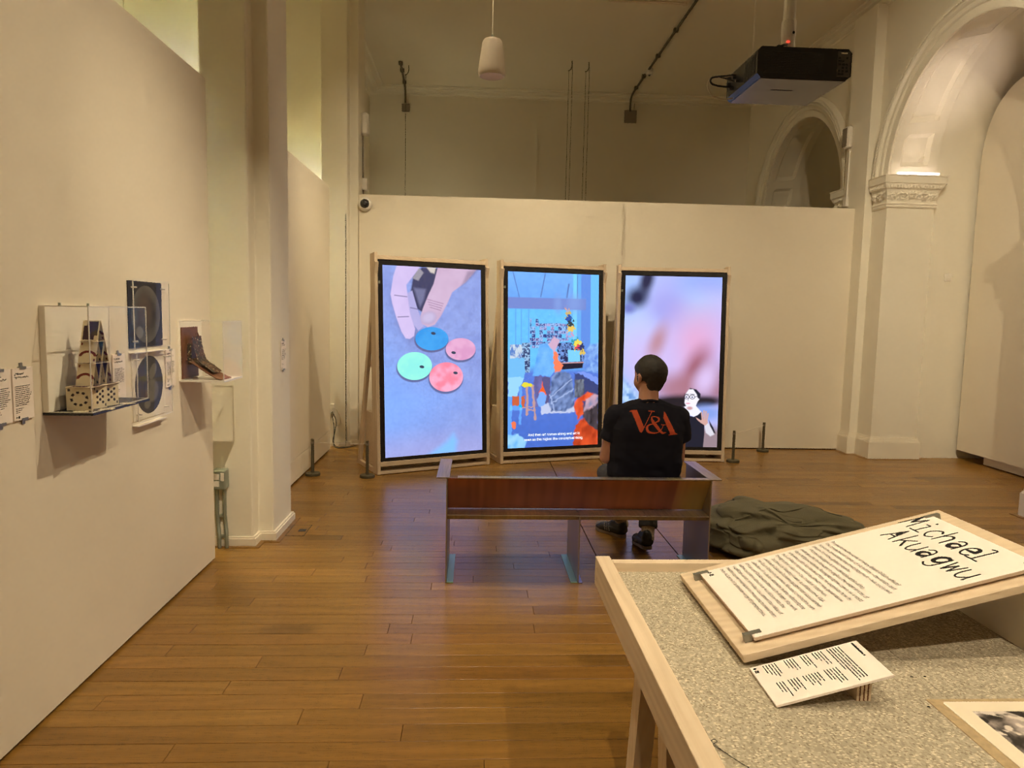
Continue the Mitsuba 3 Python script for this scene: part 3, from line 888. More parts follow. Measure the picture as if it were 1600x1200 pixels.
def film_one(p, n, uv):                                                # a hand setting out clay discs on a grey cloth
    s, t = uv.x, uv.y
    f = fbm(s * 9, t * 16, 2, 4)
    g = noise(s * 70, t * 120, 1)
    c = mix(L3(148, 168, 232), L3(126, 144, 212), f)
    c = mix(c, L3(128, 174, 254), smoothstep(0.9, 0.0, dr.abs(t - 0.72) * 1.6 + s * 0.7) * 0.8)
    c = mix(c, L3(170, 168, 222), smoothstep(0.82, 1.0, t) * 0.6)
    c = c * (0.94 + 0.12 * g)
    c = mix(c, L3(100, 106, 160), smoothstep(0.62, 0.75, noise(s * 26, t * 50, 4)) * (1 - smoothstep(0.5, 0.75, t)) * 0.14)
    c = mix(c, L3(128, 190, 255), poly(s, t, [(0.42, 1.01), (0.55, 0.965), (0.62, 0.94), (0.69, 0.90), (0.73, 0.94), (0.71, 1.01)], 0.025))
    c = mix(c, L3(112, 112, 160), poly(s, t, [(0.08, 0.16), (0.14, 0.30), (0.25, 0.40), (0.36, 0.36), (0.34, 0.2)], 0.03) * 0.6)
    c = mix(c, L3(58, 60, 96), poly(s, t, [(0.296, 0.05), (0.384, 0.0), (0.56, 0.0), (0.54, 0.057), (0.45, 0.159), (0.39, 0.24), (0.33, 0.22), (0.27, 0.126)], 0.006))
    c = mix(c, L3(110, 112, 150), poly(s, t, [(0.30, 0.11), (0.42, 0.115), (0.40, 0.17), (0.36, 0.21)], 0.01))
    c = mix(c, L3(205, 196, 190), poly(s, t, [(0.42, -0.01), (0.53, -0.01), (0.51, 0.03), (0.47, 0.025)], 0.006))
    c = mix(c, L3(150, 146, 160), poly(s, t, [(0.287, 0.06), (0.35, 0.0), (0.40, 0.028), (0.346, 0.072)], 0.005))
    sh = 0.5 + 0.5 * fbm(s * 8, t * 12, 9, 3)
    c = mix(c, mix(L3(150, 150, 205), L3(182, 176, 226), sh), poly(s, t, [(0.232, 0.14), (0.284, 0.125), (0.33, 0.214), (0.395, 0.313), (0.34, 0.335), (0.292, 0.305), (0.26, 0.26)], 0.004))
    c = mix(c, mix(L3(178, 162, 214), L3(214, 196, 240), sh), poly(s, t, [(0.139, -0.01), (0.099, 0.054), (0.07, 0.148), (0.088, 0.2), (0.125, 0.271), (0.172, 0.342), (0.212, 0.377), (0.254, 0.38), (0.297, 0.364), (0.308, 0.327),
                                                                                          (0.261, 0.251), (0.24, 0.162), (0.226, 0.096), (0.287, 0.054), (0.376, -0.01)], 0.004))
    for a, b in (((0.11, 0.152), (0.23, 0.158)), ((0.14, 0.265), (0.245, 0.262)), ((0.265, 0.215), (0.335, 0.222))):
        c = mix(c, L3(104, 98, 140), seg(s, t, a, b, 0.0025) * 0.8)
    c = mix(c, mix(L3(176, 140, 172), L3(210, 184, 214), sh), poly(s, t, [(0.549, -0.01), (0.97, -0.01), (0.842, 0.067), (0.694, 0.126), (0.647, 0.182), (0.572, 0.257), (0.508, 0.303), (0.438, 0.317), (0.378, 0.3), (0.363, 0.259), (0.391, 0.214), (0.446, 0.145), (0.501, 0.085)], 0.004))
    for k in range(4):
        c = mix(c, L3(140, 104, 140), seg(s, t, (0.43 + 0.01 * k, 0.168 + 0.014 * k), (0.60 - 0.01 * k, 0.19 + 0.012 * k), 0.0018) * 0.75)
    c = mix(c, L3(182, 164, 200), ell(s, t, 0.447, 0.268, 0.082, 0.034, 0.25, -0.3))
    c = mix(c, L3(196, 184, 220), ell(s, t, 0.444, 0.266, 0.062, 0.024, 0.5, -0.3))
    c = mix(c, L3(96, 84, 120), poly(s, t, [(0.86, 0.01), (0.99, -0.01), (0.85, 0.07), (0.79, 0.09)], 0.012) * 0.5)
    for cx, cy, rx, ry, a, b, hx, hy in ((0.478, 0.379, 0.170, 0.0625, (62, 160, 236), (50, 146, 226), 0.492, 0.35), (0.780, 0.436, 0.160, 0.061, (226, 170, 208), (214, 152, 196), 0.702, 0.455),
                                         (0.300, 0.524, 0.175, 0.0745, (152, 244, 226), (140, 236, 228), 0.371, 0.529), (0.623, 0.587, 0.178, 0.080, (246, 132, 158), (240, 172, 204), 0.72, 0.566)):
        c = mix(c, L3(84, 84, 128), ell(s, t, cx - 0.004, cy + 0.010, rx * 1.03, ry * 1.03, 0.05) * 0.8)
        c = mix(c, mix(L3(*a), L3(*b), smoothstep(0.3, 0.7, fbm(s * 11, t * 20, cx * 9, 3))), ell(s, t, cx, cy, rx, ry, 0.02))
        c = mix(c, L3(56, 66, 92), ell(s, t, hx, hy, 0.024, 0.0075, 0.2, 0.15))
    return c * 1.12


def film_two(p, n, uv):                                                # a figure at work in a blue studio
    s, t = uv.x, uv.y
    f = fbm(s * 7, t * 13, 5, 3)
    c = mix(L3(112, 172, 246), L3(84, 148, 236), smoothstep(0.0, 0.25, t) * f)
    c = mix(c, L3(100, 190, 252), smoothstep(0.18, 0.22, t))
    c = mix(c, L3(84, 120, 214), smoothstep(0.52, 0.58, t))
    c = mix(c, L3(66, 106, 200), smoothstep(0.70, 0.95, t) * 0.8)
    c = c * (0.94 + 0.12 * noise(s * 30, t * 60, 2))
    for x0, x1, k in ((0.71, 0.755, (118, 206, 252)), (0.755, 0.80, (98, 172, 240)), (0.80, 0.91, (92, 140, 226)), (0.91, 1.0, (104, 188, 252))):
        c = mix(c, L3(*k), rect(s, t, x0, -0.1, x1, 0.40 + 0.15 * (x0 > 0.78), 0.004))
    for a, b, w in (((0.05, 0.0), (0.118, 0.14), 0.003), ((0.40, 0.0), (0.35, 0.135), 0.004), ((0.66, 0.06), (0.64, 0.135), 0.006), ((0.757, 0.0), (0.757, 0.14), 0.003)):
        c = mix(c, L3(84, 120, 186), seg(s, t, a, b, w * 0.8))
    c = mix(c, L3(112, 134, 206), rect(s, t, -0.1, 0.142, 0.857, 0.206))
    c = mix(c, L3(128, 160, 226), 0.7 * ell(s, t, 0.54, 0.174, 0.04, 0.05, 0.9) + 0.7 * ell(s, t, 0.72, 0.17, 0.08, 0.05, 0.9))
    for x in (0.08, 0.14, 0.22):
        c = mix(c, L3(86, 140, 222), seg(s, t, (x, 0.21), (x, 0.42), 0.0025) * 0.7)
    # wall of photographs
    pm = poly(s, t, [(0.234, 0.26), (0.322, 0.262), (0.33, 0.29), (0.53, 0.285), (0.65, 0.29), (0.66, 0.385), (0.54, 0.40), (0.32, 0.43), (0.234, 0.43)], 0.003)
    i, j = dr.floor(s * 24), dr.floor(t * 46)
    q = cell_rand(i, j, 3)
    e = noise(s * 95, t * 170, 6)
    pc = mix(L3(44, 60, 130), mix(L3(140, 190, 244), L3(176, 160, 214), cell_rand(i, j, 8)), smoothstep(0.30, 0.75, e * 0.6 + q * 0.45))
    fu, fv = s * 24 - i, t * 46 - j
    c = mix(c, pc, pm * dr.select((fu > 0.08) & (fv > 0.1) & (q > 0.16), 1.0, 0.0))
    # shelves at the left
    c = mix(c, mix(L3(90, 130, 200), L3(196, 212, 228), smoothstep(0.3, 0.65, fbm(s * 46, t * 60, 3, 3))), rect(s, t, 0.02, 0.41, 0.20, 0.49))
    c = mix(c, mix(L3(44, 60, 110), L3(150, 190, 230), smoothstep(0.35, 0.65, fbm(s * 70, t * 140, 9, 3))), rect(s, t, 0.15, 0.40, 0.235, 0.57))
    # dark clutter and desk in the middle
    c = mix(c, mix(L3(26, 36, 84), L3(110, 150, 220), smoothstep(0.35, 0.7, fbm(s * 50, t * 90, 4, 3))), poly(s, t, [(0.52, 0.40), (0.68, 0.395), (0.83, 0.44), (0.85, 0.52), (0.56, 0.52)], 0.004))
    c = mix(c, L3(18, 20, 44), poly(s, t, [(0.564, 0.520), (0.83, 0.514), (0.82, 0.546), (0.585, 0.555)], 0.003))
    c = mix(c, L3(120, 204, 248), poly(s, t, [(0.65, 0.44), (0.79, 0.442), (0.795, 0.508), (0.66, 0.510)], 0.003))
    c = mix(c, L3(206, 150, 150), seg(s, t, (0.56, 0.517), (0.83, 0.513), 0.003))
    # flags
    S, TT = s, t
    s, t = s + 0.05 * (noise(S * 60, TT * 110, 3) - 0.5), t + 0.03 * (noise(S * 60, TT * 110, 11) - 0.5)
    for x, y, r, k in ((0.634, 0.207, 0.022, (216, 160, 150)), (0.65, 0.235, 0.03, (200, 176, 110)), (0.668, 0.256, 0.03, (34, 80, 170)), (0.686, 0.284, 0.034, (40, 60, 70)), (0.69, 0.318, 0.04, (234, 196, 90)),
                       (0.70, 0.35, 0.03, (190, 160, 200)), (0.735, 0.395, 0.04, (40, 150, 170)), (0.765, 0.412, 0.05, (236, 214, 80)), (0.775, 0.425, 0.032, (214, 60, 90)), (0.815, 0.425, 0.04, (30, 50, 110)), (0.81, 0.455, 0.03, (220, 190, 90))):
        c = mix(c, L3(*k), ell(s, t, x, y, r, r * 0.55, 0.2, x * 9))
    s, t = S + 0.016 * (noise(S * 40, TT * 70, 5) - 0.5), TT + 0.010 * (noise(S * 40, TT * 70, 15) - 0.5)
    # plastic-wrapped heap at the right
    wr = fbm(s * 26 + t * 30, t * 40 - s * 14, 2, 3)
    c = mix(c, mix(L3(66, 110, 210), L3(150, 196, 250), wr), poly(s, t, [(0.835, 0.50), (0.86, 0.44), (0.907, 0.41), (1.01, 0.395), (1.01, 0.58), (0.842, 0.56)], 0.008))
    # figure
    c = mix(c, L3(250, 96, 30), poly(s, t, [(0.30, 0.62), (0.44, 0.61), (0.46, 0.70), (0.38, 0.71), (0.29, 0.69)], 0.006))
    c = mix(c, L3(250, 128, 90), poly(s, t, [(0.49, 0.44), (0.53, 0.45), (0.553, 0.496), (0.60, 0.532), (0.574, 0.568), (0.506, 0.575), (0.49, 0.5)], 0.004))
    c = mix(c, L3(120, 170, 244), ell(s, t, 0.365, 0.73, 0.06, 0.045, 0.1))
    c = mix(c, mix(L3(120, 120, 190), L3(84, 84, 140), noise(s * 20, t * 20)), poly(s, t, [(0.285, 0.591), (0.369, 0.591), (0.363, 0.652), (0.311, 0.724), (0.321, 0.773), (0.279, 0.773), (0.295, 0.701), (0.269, 0.646)], 0.004))
    c = mix(c, L3(86, 84, 134), poly(s, t, [(0.363, 0.597), (0.458, 0.596), (0.463, 0.652), (0.442, 0.752), (0.405, 0.752), (0.416, 0.702), (0.374, 0.646)], 0.004))
    jk = fbm(s * 16 + t * 8, t * 22, 3, 3)
    c = mix(c, mix(L3(70, 150, 236), L3(124, 190, 250), jk), poly(s, t, [(0.343, 0.405), (0.427, 0.405), (0.479, 0.447), (0.505, 0.563), (0.458, 0.596), (0.363, 0.587), (0.262, 0.588), (0.301, 0.497)], 0.005))
    c = mix(c, L3(206, 170, 200), poly(s, t, [(0.44, 0.41), (0.49, 0.365), (0.54, 0.372), (0.56, 0.395), (0.53, 0.42), (0.505, 0.455), (0.48, 0.44)], 0.006))
    # wrapped sculpture on its board
    c = mix(c, L3(190, 200, 232), poly(s, t, [(0.352, 0.768), (0.447, 0.746), (0.734, 0.775), (0.734, 0.805), (0.363, 0.812)], 0.004))
    sc = noise(s * 26 + t * 44, t * 26 - s * 18, 7)
    c = mix(c, mix(L3(62, 84, 132), L3(132, 158, 214), sc), poly(s, t, [(0.479, 0.596), (0.521, 0.571), (0.585, 0.566), (0.66, 0.571), (0.702, 0.602), (0.718, 0.663), (0.734, 0.708), (0.729, 0.77), (0.638, 0.797), (0.468, 0.796), (0.447, 0.746), (0.458, 0.663)], 0.006))
    for a, b in (((0.46, 0.72), (0.70, 0.61)), ((0.47, 0.75), (0.72, 0.67)), ((0.50, 0.79), (0.46, 0.70))):
        c = mix(c, L3(170, 190, 236), seg(s, t, a, b, 0.004, 0.004) * 0.7)
    # tables and stool
    c = mix(c, L3(112, 186, 240), poly(s, t, [(0.0, 0.49), (0.176, 0.487), (0.176, 0.60), (0.0, 0.602)], 0.003))
    c = mix(c, L3(150, 210, 250), poly(s, t, [(0.0, 0.595), (0.176, 0.597), (0.085, 0.712), (0.0, 0.706)], 0.003))
    c = mix(c, L3(200, 96, 60), rect(s, t, 0.045, 0.705, 0.18, 0.765))
    c = mix(c, L3(96, 160, 244), rect(s, t, 0.118, 0.65, 0.146, 0.866) + rect(s, t, -0.1, 0.706, 0.04, 1.0) + rect(s, t, 0.02, 0.758, 0.15, 0.785))
    for a, b, w in (((0.20, 0.65), (0.208, 0.81), 0.007), ((0.262, 0.65), (0.296, 0.838), 0.007), ((0.15, 0.768), (0.285, 0.768), 0.004), ((0.20, 0.78), (0.28, 0.79), 0.004)):
        c = mix(c, L3(188, 150, 150), seg(s, t, a, b, w))
    c = mix(c, L3(226, 214, 60), ell(s, t, 0.203, 0.641, 0.055, 0.013, 0.1))
    # right desk, orange bags, dark things below
    c = mix(c, L3(54, 66, 120), poly(s, t, [(0.73, 0.58), (0.80, 0.58), (1.01, 0.65), (1.01, 0.80), (0.84, 0.80), (0.74, 0.70)], 0.006))
    c = mix(c, mix(L3(60, 62, 80), L3(120, 130, 150), noise(s * 50, t * 50, 8)), rect(s, t, 0.735, 0.615, 0.84, 0.72))
    c = mix(c, L3(120, 150, 236), poly(s, t, [(0.756, 0.574), (0.831, 0.564), (1.01, 0.610), (1.01, 0.65), (0.80, 0.580)], 0.003))
    c = mix(c, mix(L3(30, 26, 34), L3(84, 74, 84), noise(s * 40, t * 30, 1)), poly(s, t, [(0.80, 0.79), (0.90, 0.74), (1.01, 0.74), (1.01, 0.94), (0.85, 0.87)], 0.008))
    og = noise(s * 24, t * 30 + s * 9, 3)
    c = mix(c, mix(L3(196, 56, 20), L3(244, 104, 60), og), poly(s, t, [(0.885, 0.686), (0.95, 0.700), (0.93, 0.73), (0.83, 0.745), (0.835, 0.815), (0.775, 0.850), (0.718, 0.775), (0.745, 0.736)], 0.006))
    c = mix(c, mix(L3(120, 130, 170), L3(220, 170, 180), og), poly(s, t, [(0.86, 0.735), (0.97, 0.70), (1.01, 0.71), (1.01, 0.75), (0.92, 0.79), (0.84, 0.80)], 0.008))
    c = mix(c, mix(L3(160, 48, 20), L3(226, 84, 40), og), poly(s, t, [(0.80, 0.85), (0.84, 0.845), (0.92, 0.889), (1.01, 0.929), (1.01, 1.02), (0.71, 1.02), (0.745, 0.888)], 0.006))
    c = mix(c, mix(L3(96, 176, 246), L3(160, 214, 254), og), poly(s, t, [(-0.01, 0.926), (0.11, 0.922), (0.205, 0.966), (0.174, 1.01), (-0.01, 1.01)], 0.006))
    c = mix(c, L3(240, 120, 80), ell(s, t, 0.06, 0.87, 0.025, 0.022, 0.2))
    return c * 1.12


def film_three(p, n, uv):                                              # blurred close-up of hands with a sign-language interpreter
    s, t = uv.x, uv.y
    c = mix(L3(160, 192, 252), L3(186, 190, 250), smoothstep(0.0, 0.5, s))
    c = mix(c, L3(156, 200, 254), ell(s, t, 0.72, 0.16, 0.22, 0.14, 0.8, 0.6))
    c = mix(c, L3(150, 172, 246), ell(s, t, 0.85, 0.02, 0.35, 0.07, 0.9))
    c = mix(c, L3(164, 164, 234), ell(s, t, 0.44, 0.18, 0.20, 0.12, 0.85, 0.3))
    c = mix(c, L3(190, 200, 252), ell(s, t, 0.12, 0.36, 0.2, 0.14, 0.7))
    c = mix(c, L3(222, 168, 210), ell(s, t, 0.72, 0.42, 0.26, 0.24, 0.95, 0.35))
    c = mix(c, L3(204, 186, 238), ell(s, t, 0.30, 0.50, 0.3, 0.16, 0.8))
    c = mix(c, L3(186, 140, 158), ell(s, t, 0.345, 0.385, 0.075, 0.095, 0.95, 0.35))
    c = mix(c, L3(152, 84, 98), ell(s, t, 0.76, 0.545, 0.11, 0.12, 0.95, 0.4))
    c = mix(c, L3(168, 112, 126), ell(s, t, 0.62, 0.66, 0.28, 0.09, 0.7) * 0.9)
    c = mix(c, L3(160, 100, 112), ell(s, t, 1.0, 0.63, 0.16, 0.11, 0.7) * 0.85)
    c = mix(c, L3(214, 190, 236), ell(s, t, 0.86, 0.60, 0.10, 0.09, 0.95, 0.4))
    c = mix(c, L3(28, 32, 70), ell(s, t, 0.22, 0.02, 0.07, 0.10, 0.7, 0.25))
    c = mix(c, L3(24, 30, 70), ell(s, t, 0.12, 0.125, 0.10, 0.06, 0.75, 0.9))
    c = mix(c, L3(110, 120, 196), ell(s, t, 0.04, 0.19, 0.06, 0.03, 0.8))
    c = mix(c, L3(30, 24, 34), ell(s, t, 0.50, 0.745, 0.40, 0.045, 0.5, -0.1))
    c = mix(c, L3(34, 28, 40), ell(s, t, 0.84, 0.735, 0.2, 0.03, 0.5, -0.1))
    c = mix(c, L3(132, 160, 230), ell(s, t, 0.88, 0.80, 0.16, 0.045, 0.7))
    c = mix(c, L3(150, 130, 140), smoothstep(0.84, 0.92, t) * smoothstep(0.55, 0.8, s))
    c = mix(c, mix(L3(90, 140, 210), L3(190, 220, 252), noise(s * 40, t * 60, 3)), poly(s, t, [(-0.01, 0.60), (0.10, 0.66), (0.22, 0.76), (0.3, 1.01), (-0.01, 1.01)], 0.03))
    # interpreter
    c = mix(c, L3(216, 214, 226), poly(s, t, [(0.864, 0.868), (0.904, 0.859), (0.953, 0.891), (0.971, 0.926), (0.931, 0.937), (0.882, 0.916)], 0.005))
    c = mix(c, L3(24, 28, 44), poly(s, t, [(0.91, 0.84), (0.96, 0.885), (0.985, 0.92), (0.965, 0.915), (0.925, 0.875)], 0.004))
    c = mix(c, L3(22, 26, 44), poly(s, t, [(0.60, 0.80), (0.647, 0.78), (0.707, 0.818), (0.751, 0.822), (0.83, 0.792), (0.864, 0.863), (0.867, 0.925), (0.857, 1.01), (0.58, 1.01)], 0.004))
    c = mix(c, L3(236, 236, 250), poly(s, t, [(0.646, 0.764), (0.69, 0.755), (0.765, 0.755), (0.826, 0.792), (0.79, 0.812), (0.751, 0.822), (0.703, 0.813)], 0.004))
    c = mix(c, L3(26, 28, 48), poly(s, t, [(0.70, 0.652), (0.769, 0.660), (0.815, 0.686), (0.812, 0.72), (0.77, 0.735), (0.70, 0.7)], 0.004))
    c = mix(c, L3(240, 236, 250), poly(s, t, [(0.735, 0.659), (0.69, 0.661), (0.655, 0.69), (0.649, 0.742), (0.67, 0.762), (0.706, 0.776), (0.765, 0.763), (0.784, 0.734), (0.803, 0.717), (0.785, 0.71), (0.775, 0.69)], 0.004))
    c = mix(c, L3(190, 120, 120), ell(s, t, 0.705, 0.772, 0.03, 0.010, 0.5) * 0.8)
    c = mix(c, L3(230, 160, 180), ell(s, t, 0.685, 0.744, 0.024, 0.004, 0.5))
    c = mix(c, L3(60, 60, 80), seg(s, t, (0.69, 0.712), (0.685, 0.726), 0.002) * 0.7)
    for x in (0.668, 0.728):
        c = mix(c, L3(30, 34, 56), ell(s, t, x, 0.705, 0.030, 0.0135, 0.12) - ell(s, t, x, 0.705, 0.024, 0.010, 0.12))
        c = mix(c, L3(60, 70, 110), ell(s, t, x, 0.706, 0.010, 0.004, 0.3))
        c = mix(c, L3(30, 30, 50), seg(s, t, (x - 0.022, 0.689), (x + 0.022, 0.690), 0.0015))
    c = mix(c, L3(30, 34, 56), seg(s, t, (0.755, 0.705), (0.79, 0.70), 0.0015))
    hand = poly(s, t, [(0.771, 0.826), (0.80, 0.834), (0.826, 0.843), (0.840, 0.835), (0.895, 0.835), (0.902, 0.858), (0.873, 0.874), (0.826, 0.858), (0.79, 0.842)], 0.003)
    for a, b in (((0.842, 0.838), (0.832, 0.797)), ((0.858, 0.836), (0.856, 0.786)), ((0.874, 0.837), (0.878, 0.790)), ((0.889, 0.840), (0.900, 0.803))):
        hand = dr.maximum(hand, seg(s, t, a, b, 0.0042, 0.002))
    c = mix(c, L3(208, 164, 156), hand)
    c = mix(c, L3(206, 176, 160), seg(s, t, (0.65, 0.812), (0.695, 0.806), 0.004))
    return c * 1.12



TILT, SW, SL = 0.055, 1.191, 2.088
U0, U1, V0, V1 = 0.085, 1.107, 0.163, 1.97
stands = [(-0.898, 6.666, 0.464, film_one, 'left screen showing a hand placing coloured clay discs', 'pale wooden stand holding the left screen with the clay discs'),
          (0.276, 7.217, 0.293, film_two, 'middle screen showing a figure in a blue studio with subtitles', 'pale wooden stand holding the middle screen with the studio'),
          (1.496, 7.486, -0.044, film_three, 'right screen showing blurred hands and a sign-language interpreter', 'pale wooden stand holding the right screen with the interpreter')]
for X, Y, yaw, film, lb1, lb2 in stands:
    a = np.array([math.cos(yaw), math.sin(yaw), 0])
    b = np.array([-math.sin(yaw), math.cos(yaw), 0])
    up = math.cos(TILT) * np.array([0, 0, 1.0]) + math.sin(TILT) * b
    back = np.cross(up, a)
    O = np.array([X, Y, 0.0])
    F = lambda m: frame(m, O, a, back, up)                              # u, depth, v   # noqa: E731
    G = lambda m: frame(m, O, a, b, np.array([0, 0, 1.0]))              # u, depth, z   # noqa: E731
    t = thing('screen_stand', lb2, 'stand', 'wooden stands of the three screens')
    for u0, u1 in ((0.0, 0.032), (SW - 0.032, SW)):
        part(t, 'post', cat(F(box(u0, u1, 0.0, 0.13, 0.004, 2.088, 0.002))), 'ash_wood_z')
        n0 = np.array([0.0, 0.115, 1.97])
        p0, p1 = np.array([0.105, 2.0]), np.array([0.60, 0.0])
        d = (p1 - p0) / np.linalg.norm(p1 - p0)
        q = np.array([-d[1], d[0]]) * 0.028
        prof = [(p0 + q), (p0 - q), (p1[0] - 0.03, 0.0), (p1[0] + 0.03, 0.0)]
        st = yz_prism(sg.Polygon(prof).convex_hull, u0, u1)
        part(t, 'back_strut', G(st), 'ash_wood_z')
        part(t, 'foot_runner', G(box(u0, u1, 0.13, 0.585, 0.003, 0.045)), 'ash_wood_y')
    part(t, 'top_rail', F(box(0.032, SW - 0.032, 0.0, 0.085, 2.024, 2.062, 0.002)), 'ash_wood_x')
    part(t, 'bottom_rail', F(box(0.032, SW - 0.032, 0.0, 0.10, 0.080, 0.124, 0.002)), 'ash_wood_x')
    part(t, 'floor_rail', F(box(0.032, SW - 0.032, 0.004, 0.10, 0.006, 0.032, 0.002)), 'ash_wood_x')
    part(t, 'back_rail', G(box(0.032, SW - 0.032, 0.29, 0.33, 1.0, 1.07)), 'ash_wood_x')
    part(t, 'ballast_box', G(box(0.034, SW - 0.034, 0.16, 0.46, 0.05, 0.56)), 'ash_wood_x')
    for u in (0.17, SW - 0.17):
        part(t, 'fixing', F(cyl((u, 0.05, 0.080), (u, 0.05, 0.066), 0.006, 8)), 'galvanised')
    t = thing('video_screen', lb1, 'screen', 'three upright video screens')
    k = part(t, 'bezel', cat(F(box(0.034, U0 - 0.004, 0.006, 0.07, 0.126, 2.022, 0.003)), F(box(U1 + 0.004, SW - 0.034, 0.006, 0.07, 0.126, 2.022, 0.003)), F(box(0.034, SW - 0.034, 0.006, 0.07, V1 + 0.004, 2.022, 0.003)), F(box(0.034, SW - 0.034, 0.006, 0.07, 0.126, V0 - 0.004, 0.003)),
                             F(box(0.05, SW - 0.05, 0.05, 0.07, 0.14, 2.0))), 'black_plastic')
    part(t, 'maker_mark', F(box(1.02, 1.05, 0.0052, 0.0065, 0.139, 0.146)), 'dark_plastic')
    part(t, 'sensor', F(box(0.036, 0.056, 0.0045, 0.0065, 1.80, 1.825)), 'galvanised')
    e = 0.0045
    pts = [O + a * u + back * 0.0115 + up * v for u, v in ((U0 - e, V0 - e), (U1 + e, V0 - e), (U1 + e, V1 + e), (U0 - e, V1 + e))]
    du, dv = e / (U1 - U0), e / (V1 - V0)
    part(t, 'picture', trimesh.Trimesh(np.array(pts), np.array([[0, 1, 2], [0, 2, 3]]), process=False), 'black_plastic', uv=np.array([[-du, 1 + dv], [1 + du, 1 + dv], [1 + du, -dv], [-du, -dv]]),
         emitter={'type': 'area', 'radiance': proc(film)})
    if film is film_two:
        wl = []
        for txt, cx, tt, w in (('And then art comes along and art is', 0.505, 0.9365, 0.578), ('seen as this higher like conceptual thing.', 0.505, 0.9635, 0.657)):
            m = meshkit.text_mesh(txt, 0.02, 0.0006, True)
            s = w * (U1 - U0) / (m.bounds[1][0] - m.bounds[0][0])
            m.apply_scale((s, s, 1.0))
            m.apply_translation((U0 + (cx - w / 2) * (U1 - U0) - m.bounds[0][0], V1 - tt * (V1 - V0), 0))
            wl.append(frame(m, O + back * 0.0108, a, up, -back))
        part(t, 'subtitles', cat(*wl), 'white_plastic', label='white subtitle lettering', emitter={'type': 'area', 'radiance': rgb(0.85, 0.92, 1.0)})
# ------------------------------------------------------------------ barrier posts and cords
def barrier(x, y, lb):
    t = thing('barrier_post', lb, 'barrier post', 'low barrier posts round the screens')
    part(t, 'base', lathe([(0, 0), (0.066, 0), (0.068, 0.004), (0.068, 0.022), (0.064, 0.026), (0.02, 0.027), (0, 0.027)], (x, y, 0.0), 32), 'bronze_metal', 40)
    part(t, 'post', lathe([(0, 0.026), (0.0145, 0.026), (0.0145, 0.335), (0.0135, 0.342), (0, 0.343)], (x, y, 0), 20), 'bronze_metal', 40)
    part(t, 'cord_eye', lathe([(0, 0.30), (0.0165, 0.30), (0.0165, 0.322), (0, 0.322)], (x, y, 0), 16), 'steel_brown', 40)


barrier(-1.50, 6.66, 'low metal barrier post beside the second wall panel')
barrier(-0.985, 6.60, 'low metal barrier post at the left foot of the left screen stand')
barrier(2.79, 7.46, 'low metal barrier post at the right foot of the right screen stand')
barrier(3.37, 8.08, 'low metal barrier post by the back wall at the far right')
t = thing('rope_line', 'thin pale cord between the two left barrier posts', 'cord')
put(t, tube([(-1.488, 6.658, 0.311), (-1.25, 6.63, 0.3095), (-0.998, 6.602, 0.311)], 0.0022, 6), 'cord_white')
t = thing('rope_line', 'thin pale cord between the two right barrier posts', 'cord')
put(t, tube([(2.802, 7.472, 0.311), (3.08, 7.77, 0.305), (3.358, 8.068, 0.311)], 0.0022, 6), 'cord_white')

# ------------------------------------------------------------------ ceiling and high fixtures
t = thing('pendant_speaker', 'white pendant loudspeaker hanging on a thin wire from the ceiling', 'speaker')
part(t, 'body', lathe([(0, 3.552), (0.052, 3.552), (0.066, 3.545), (0.073, 3.53), (0.08, 3.49), (0.092, 3.40), (0.1, 3.34), (0.102, 3.315), (0.1, 3.30), (0.094, 3.288), (0.088, 3.286)], (0.09, 5.5, 0), 48), 'lamp_white', 50)
part(t, 'grille', lathe([(0, 3.294), (0.05, 3.291), (0.086, 3.288), (0.088, 3.286), (0.086, 3.289), (0, 3.296)], (0.09, 5.5, 0), 48), 'paper_edge', 50, label='round pale speaker grille')
part(t, 'hanger', tube(spline([(0.085, 5.5, 3.552), (0.083, 5.5, 3.57), (0.09, 5.5, 3.585), (0.098, 5.5, 3.57), (0.1, 5.5, 3.553)], 6), 0.003, 8), 'galvanised')
part(t, 'wire', cat(tube([(0.09, 5.5, 3.585), (0.09, 5.5, 5.12)], 0.0032, 8)), 'cord_white')

t = thing('security_camera', 'small round dome security camera high on the back wall at left', 'camera')
part(t, 'housing', frame(lathe([(0, 0), (0.07, 0), (0.078, 0.01), (0.077, 0.03), (0.064, 0.05), (0.052, 0.055), (0, 0.055)], (0, 0, 0), 40), (-1.252, 8.229, 2.722), (1, 0, 0), (0, 0, 1), (0, -1, 0)), 'white_plastic', 40)
dm = trimesh.creation.icosphere(3, 0.05)
dm.apply_transform(np.diag([1, 0.75, 1, 1]))
dm.apply_translation((-1.252, 8.178, 2.722))
part(t, 'dome', dm, 'black_plastic', True)
part(t, 'lens', frame(lathe([(0, 0), (0.017, 0), (0.017, 0.012), (0.010, 0.016), (0, 0.014)], (0, 0, 0), 20), (-1.245, 8.141, 2.718), (1, 0, 0), (0, 0, 1), (0, -1, 0)), 'dark_plastic', 40)

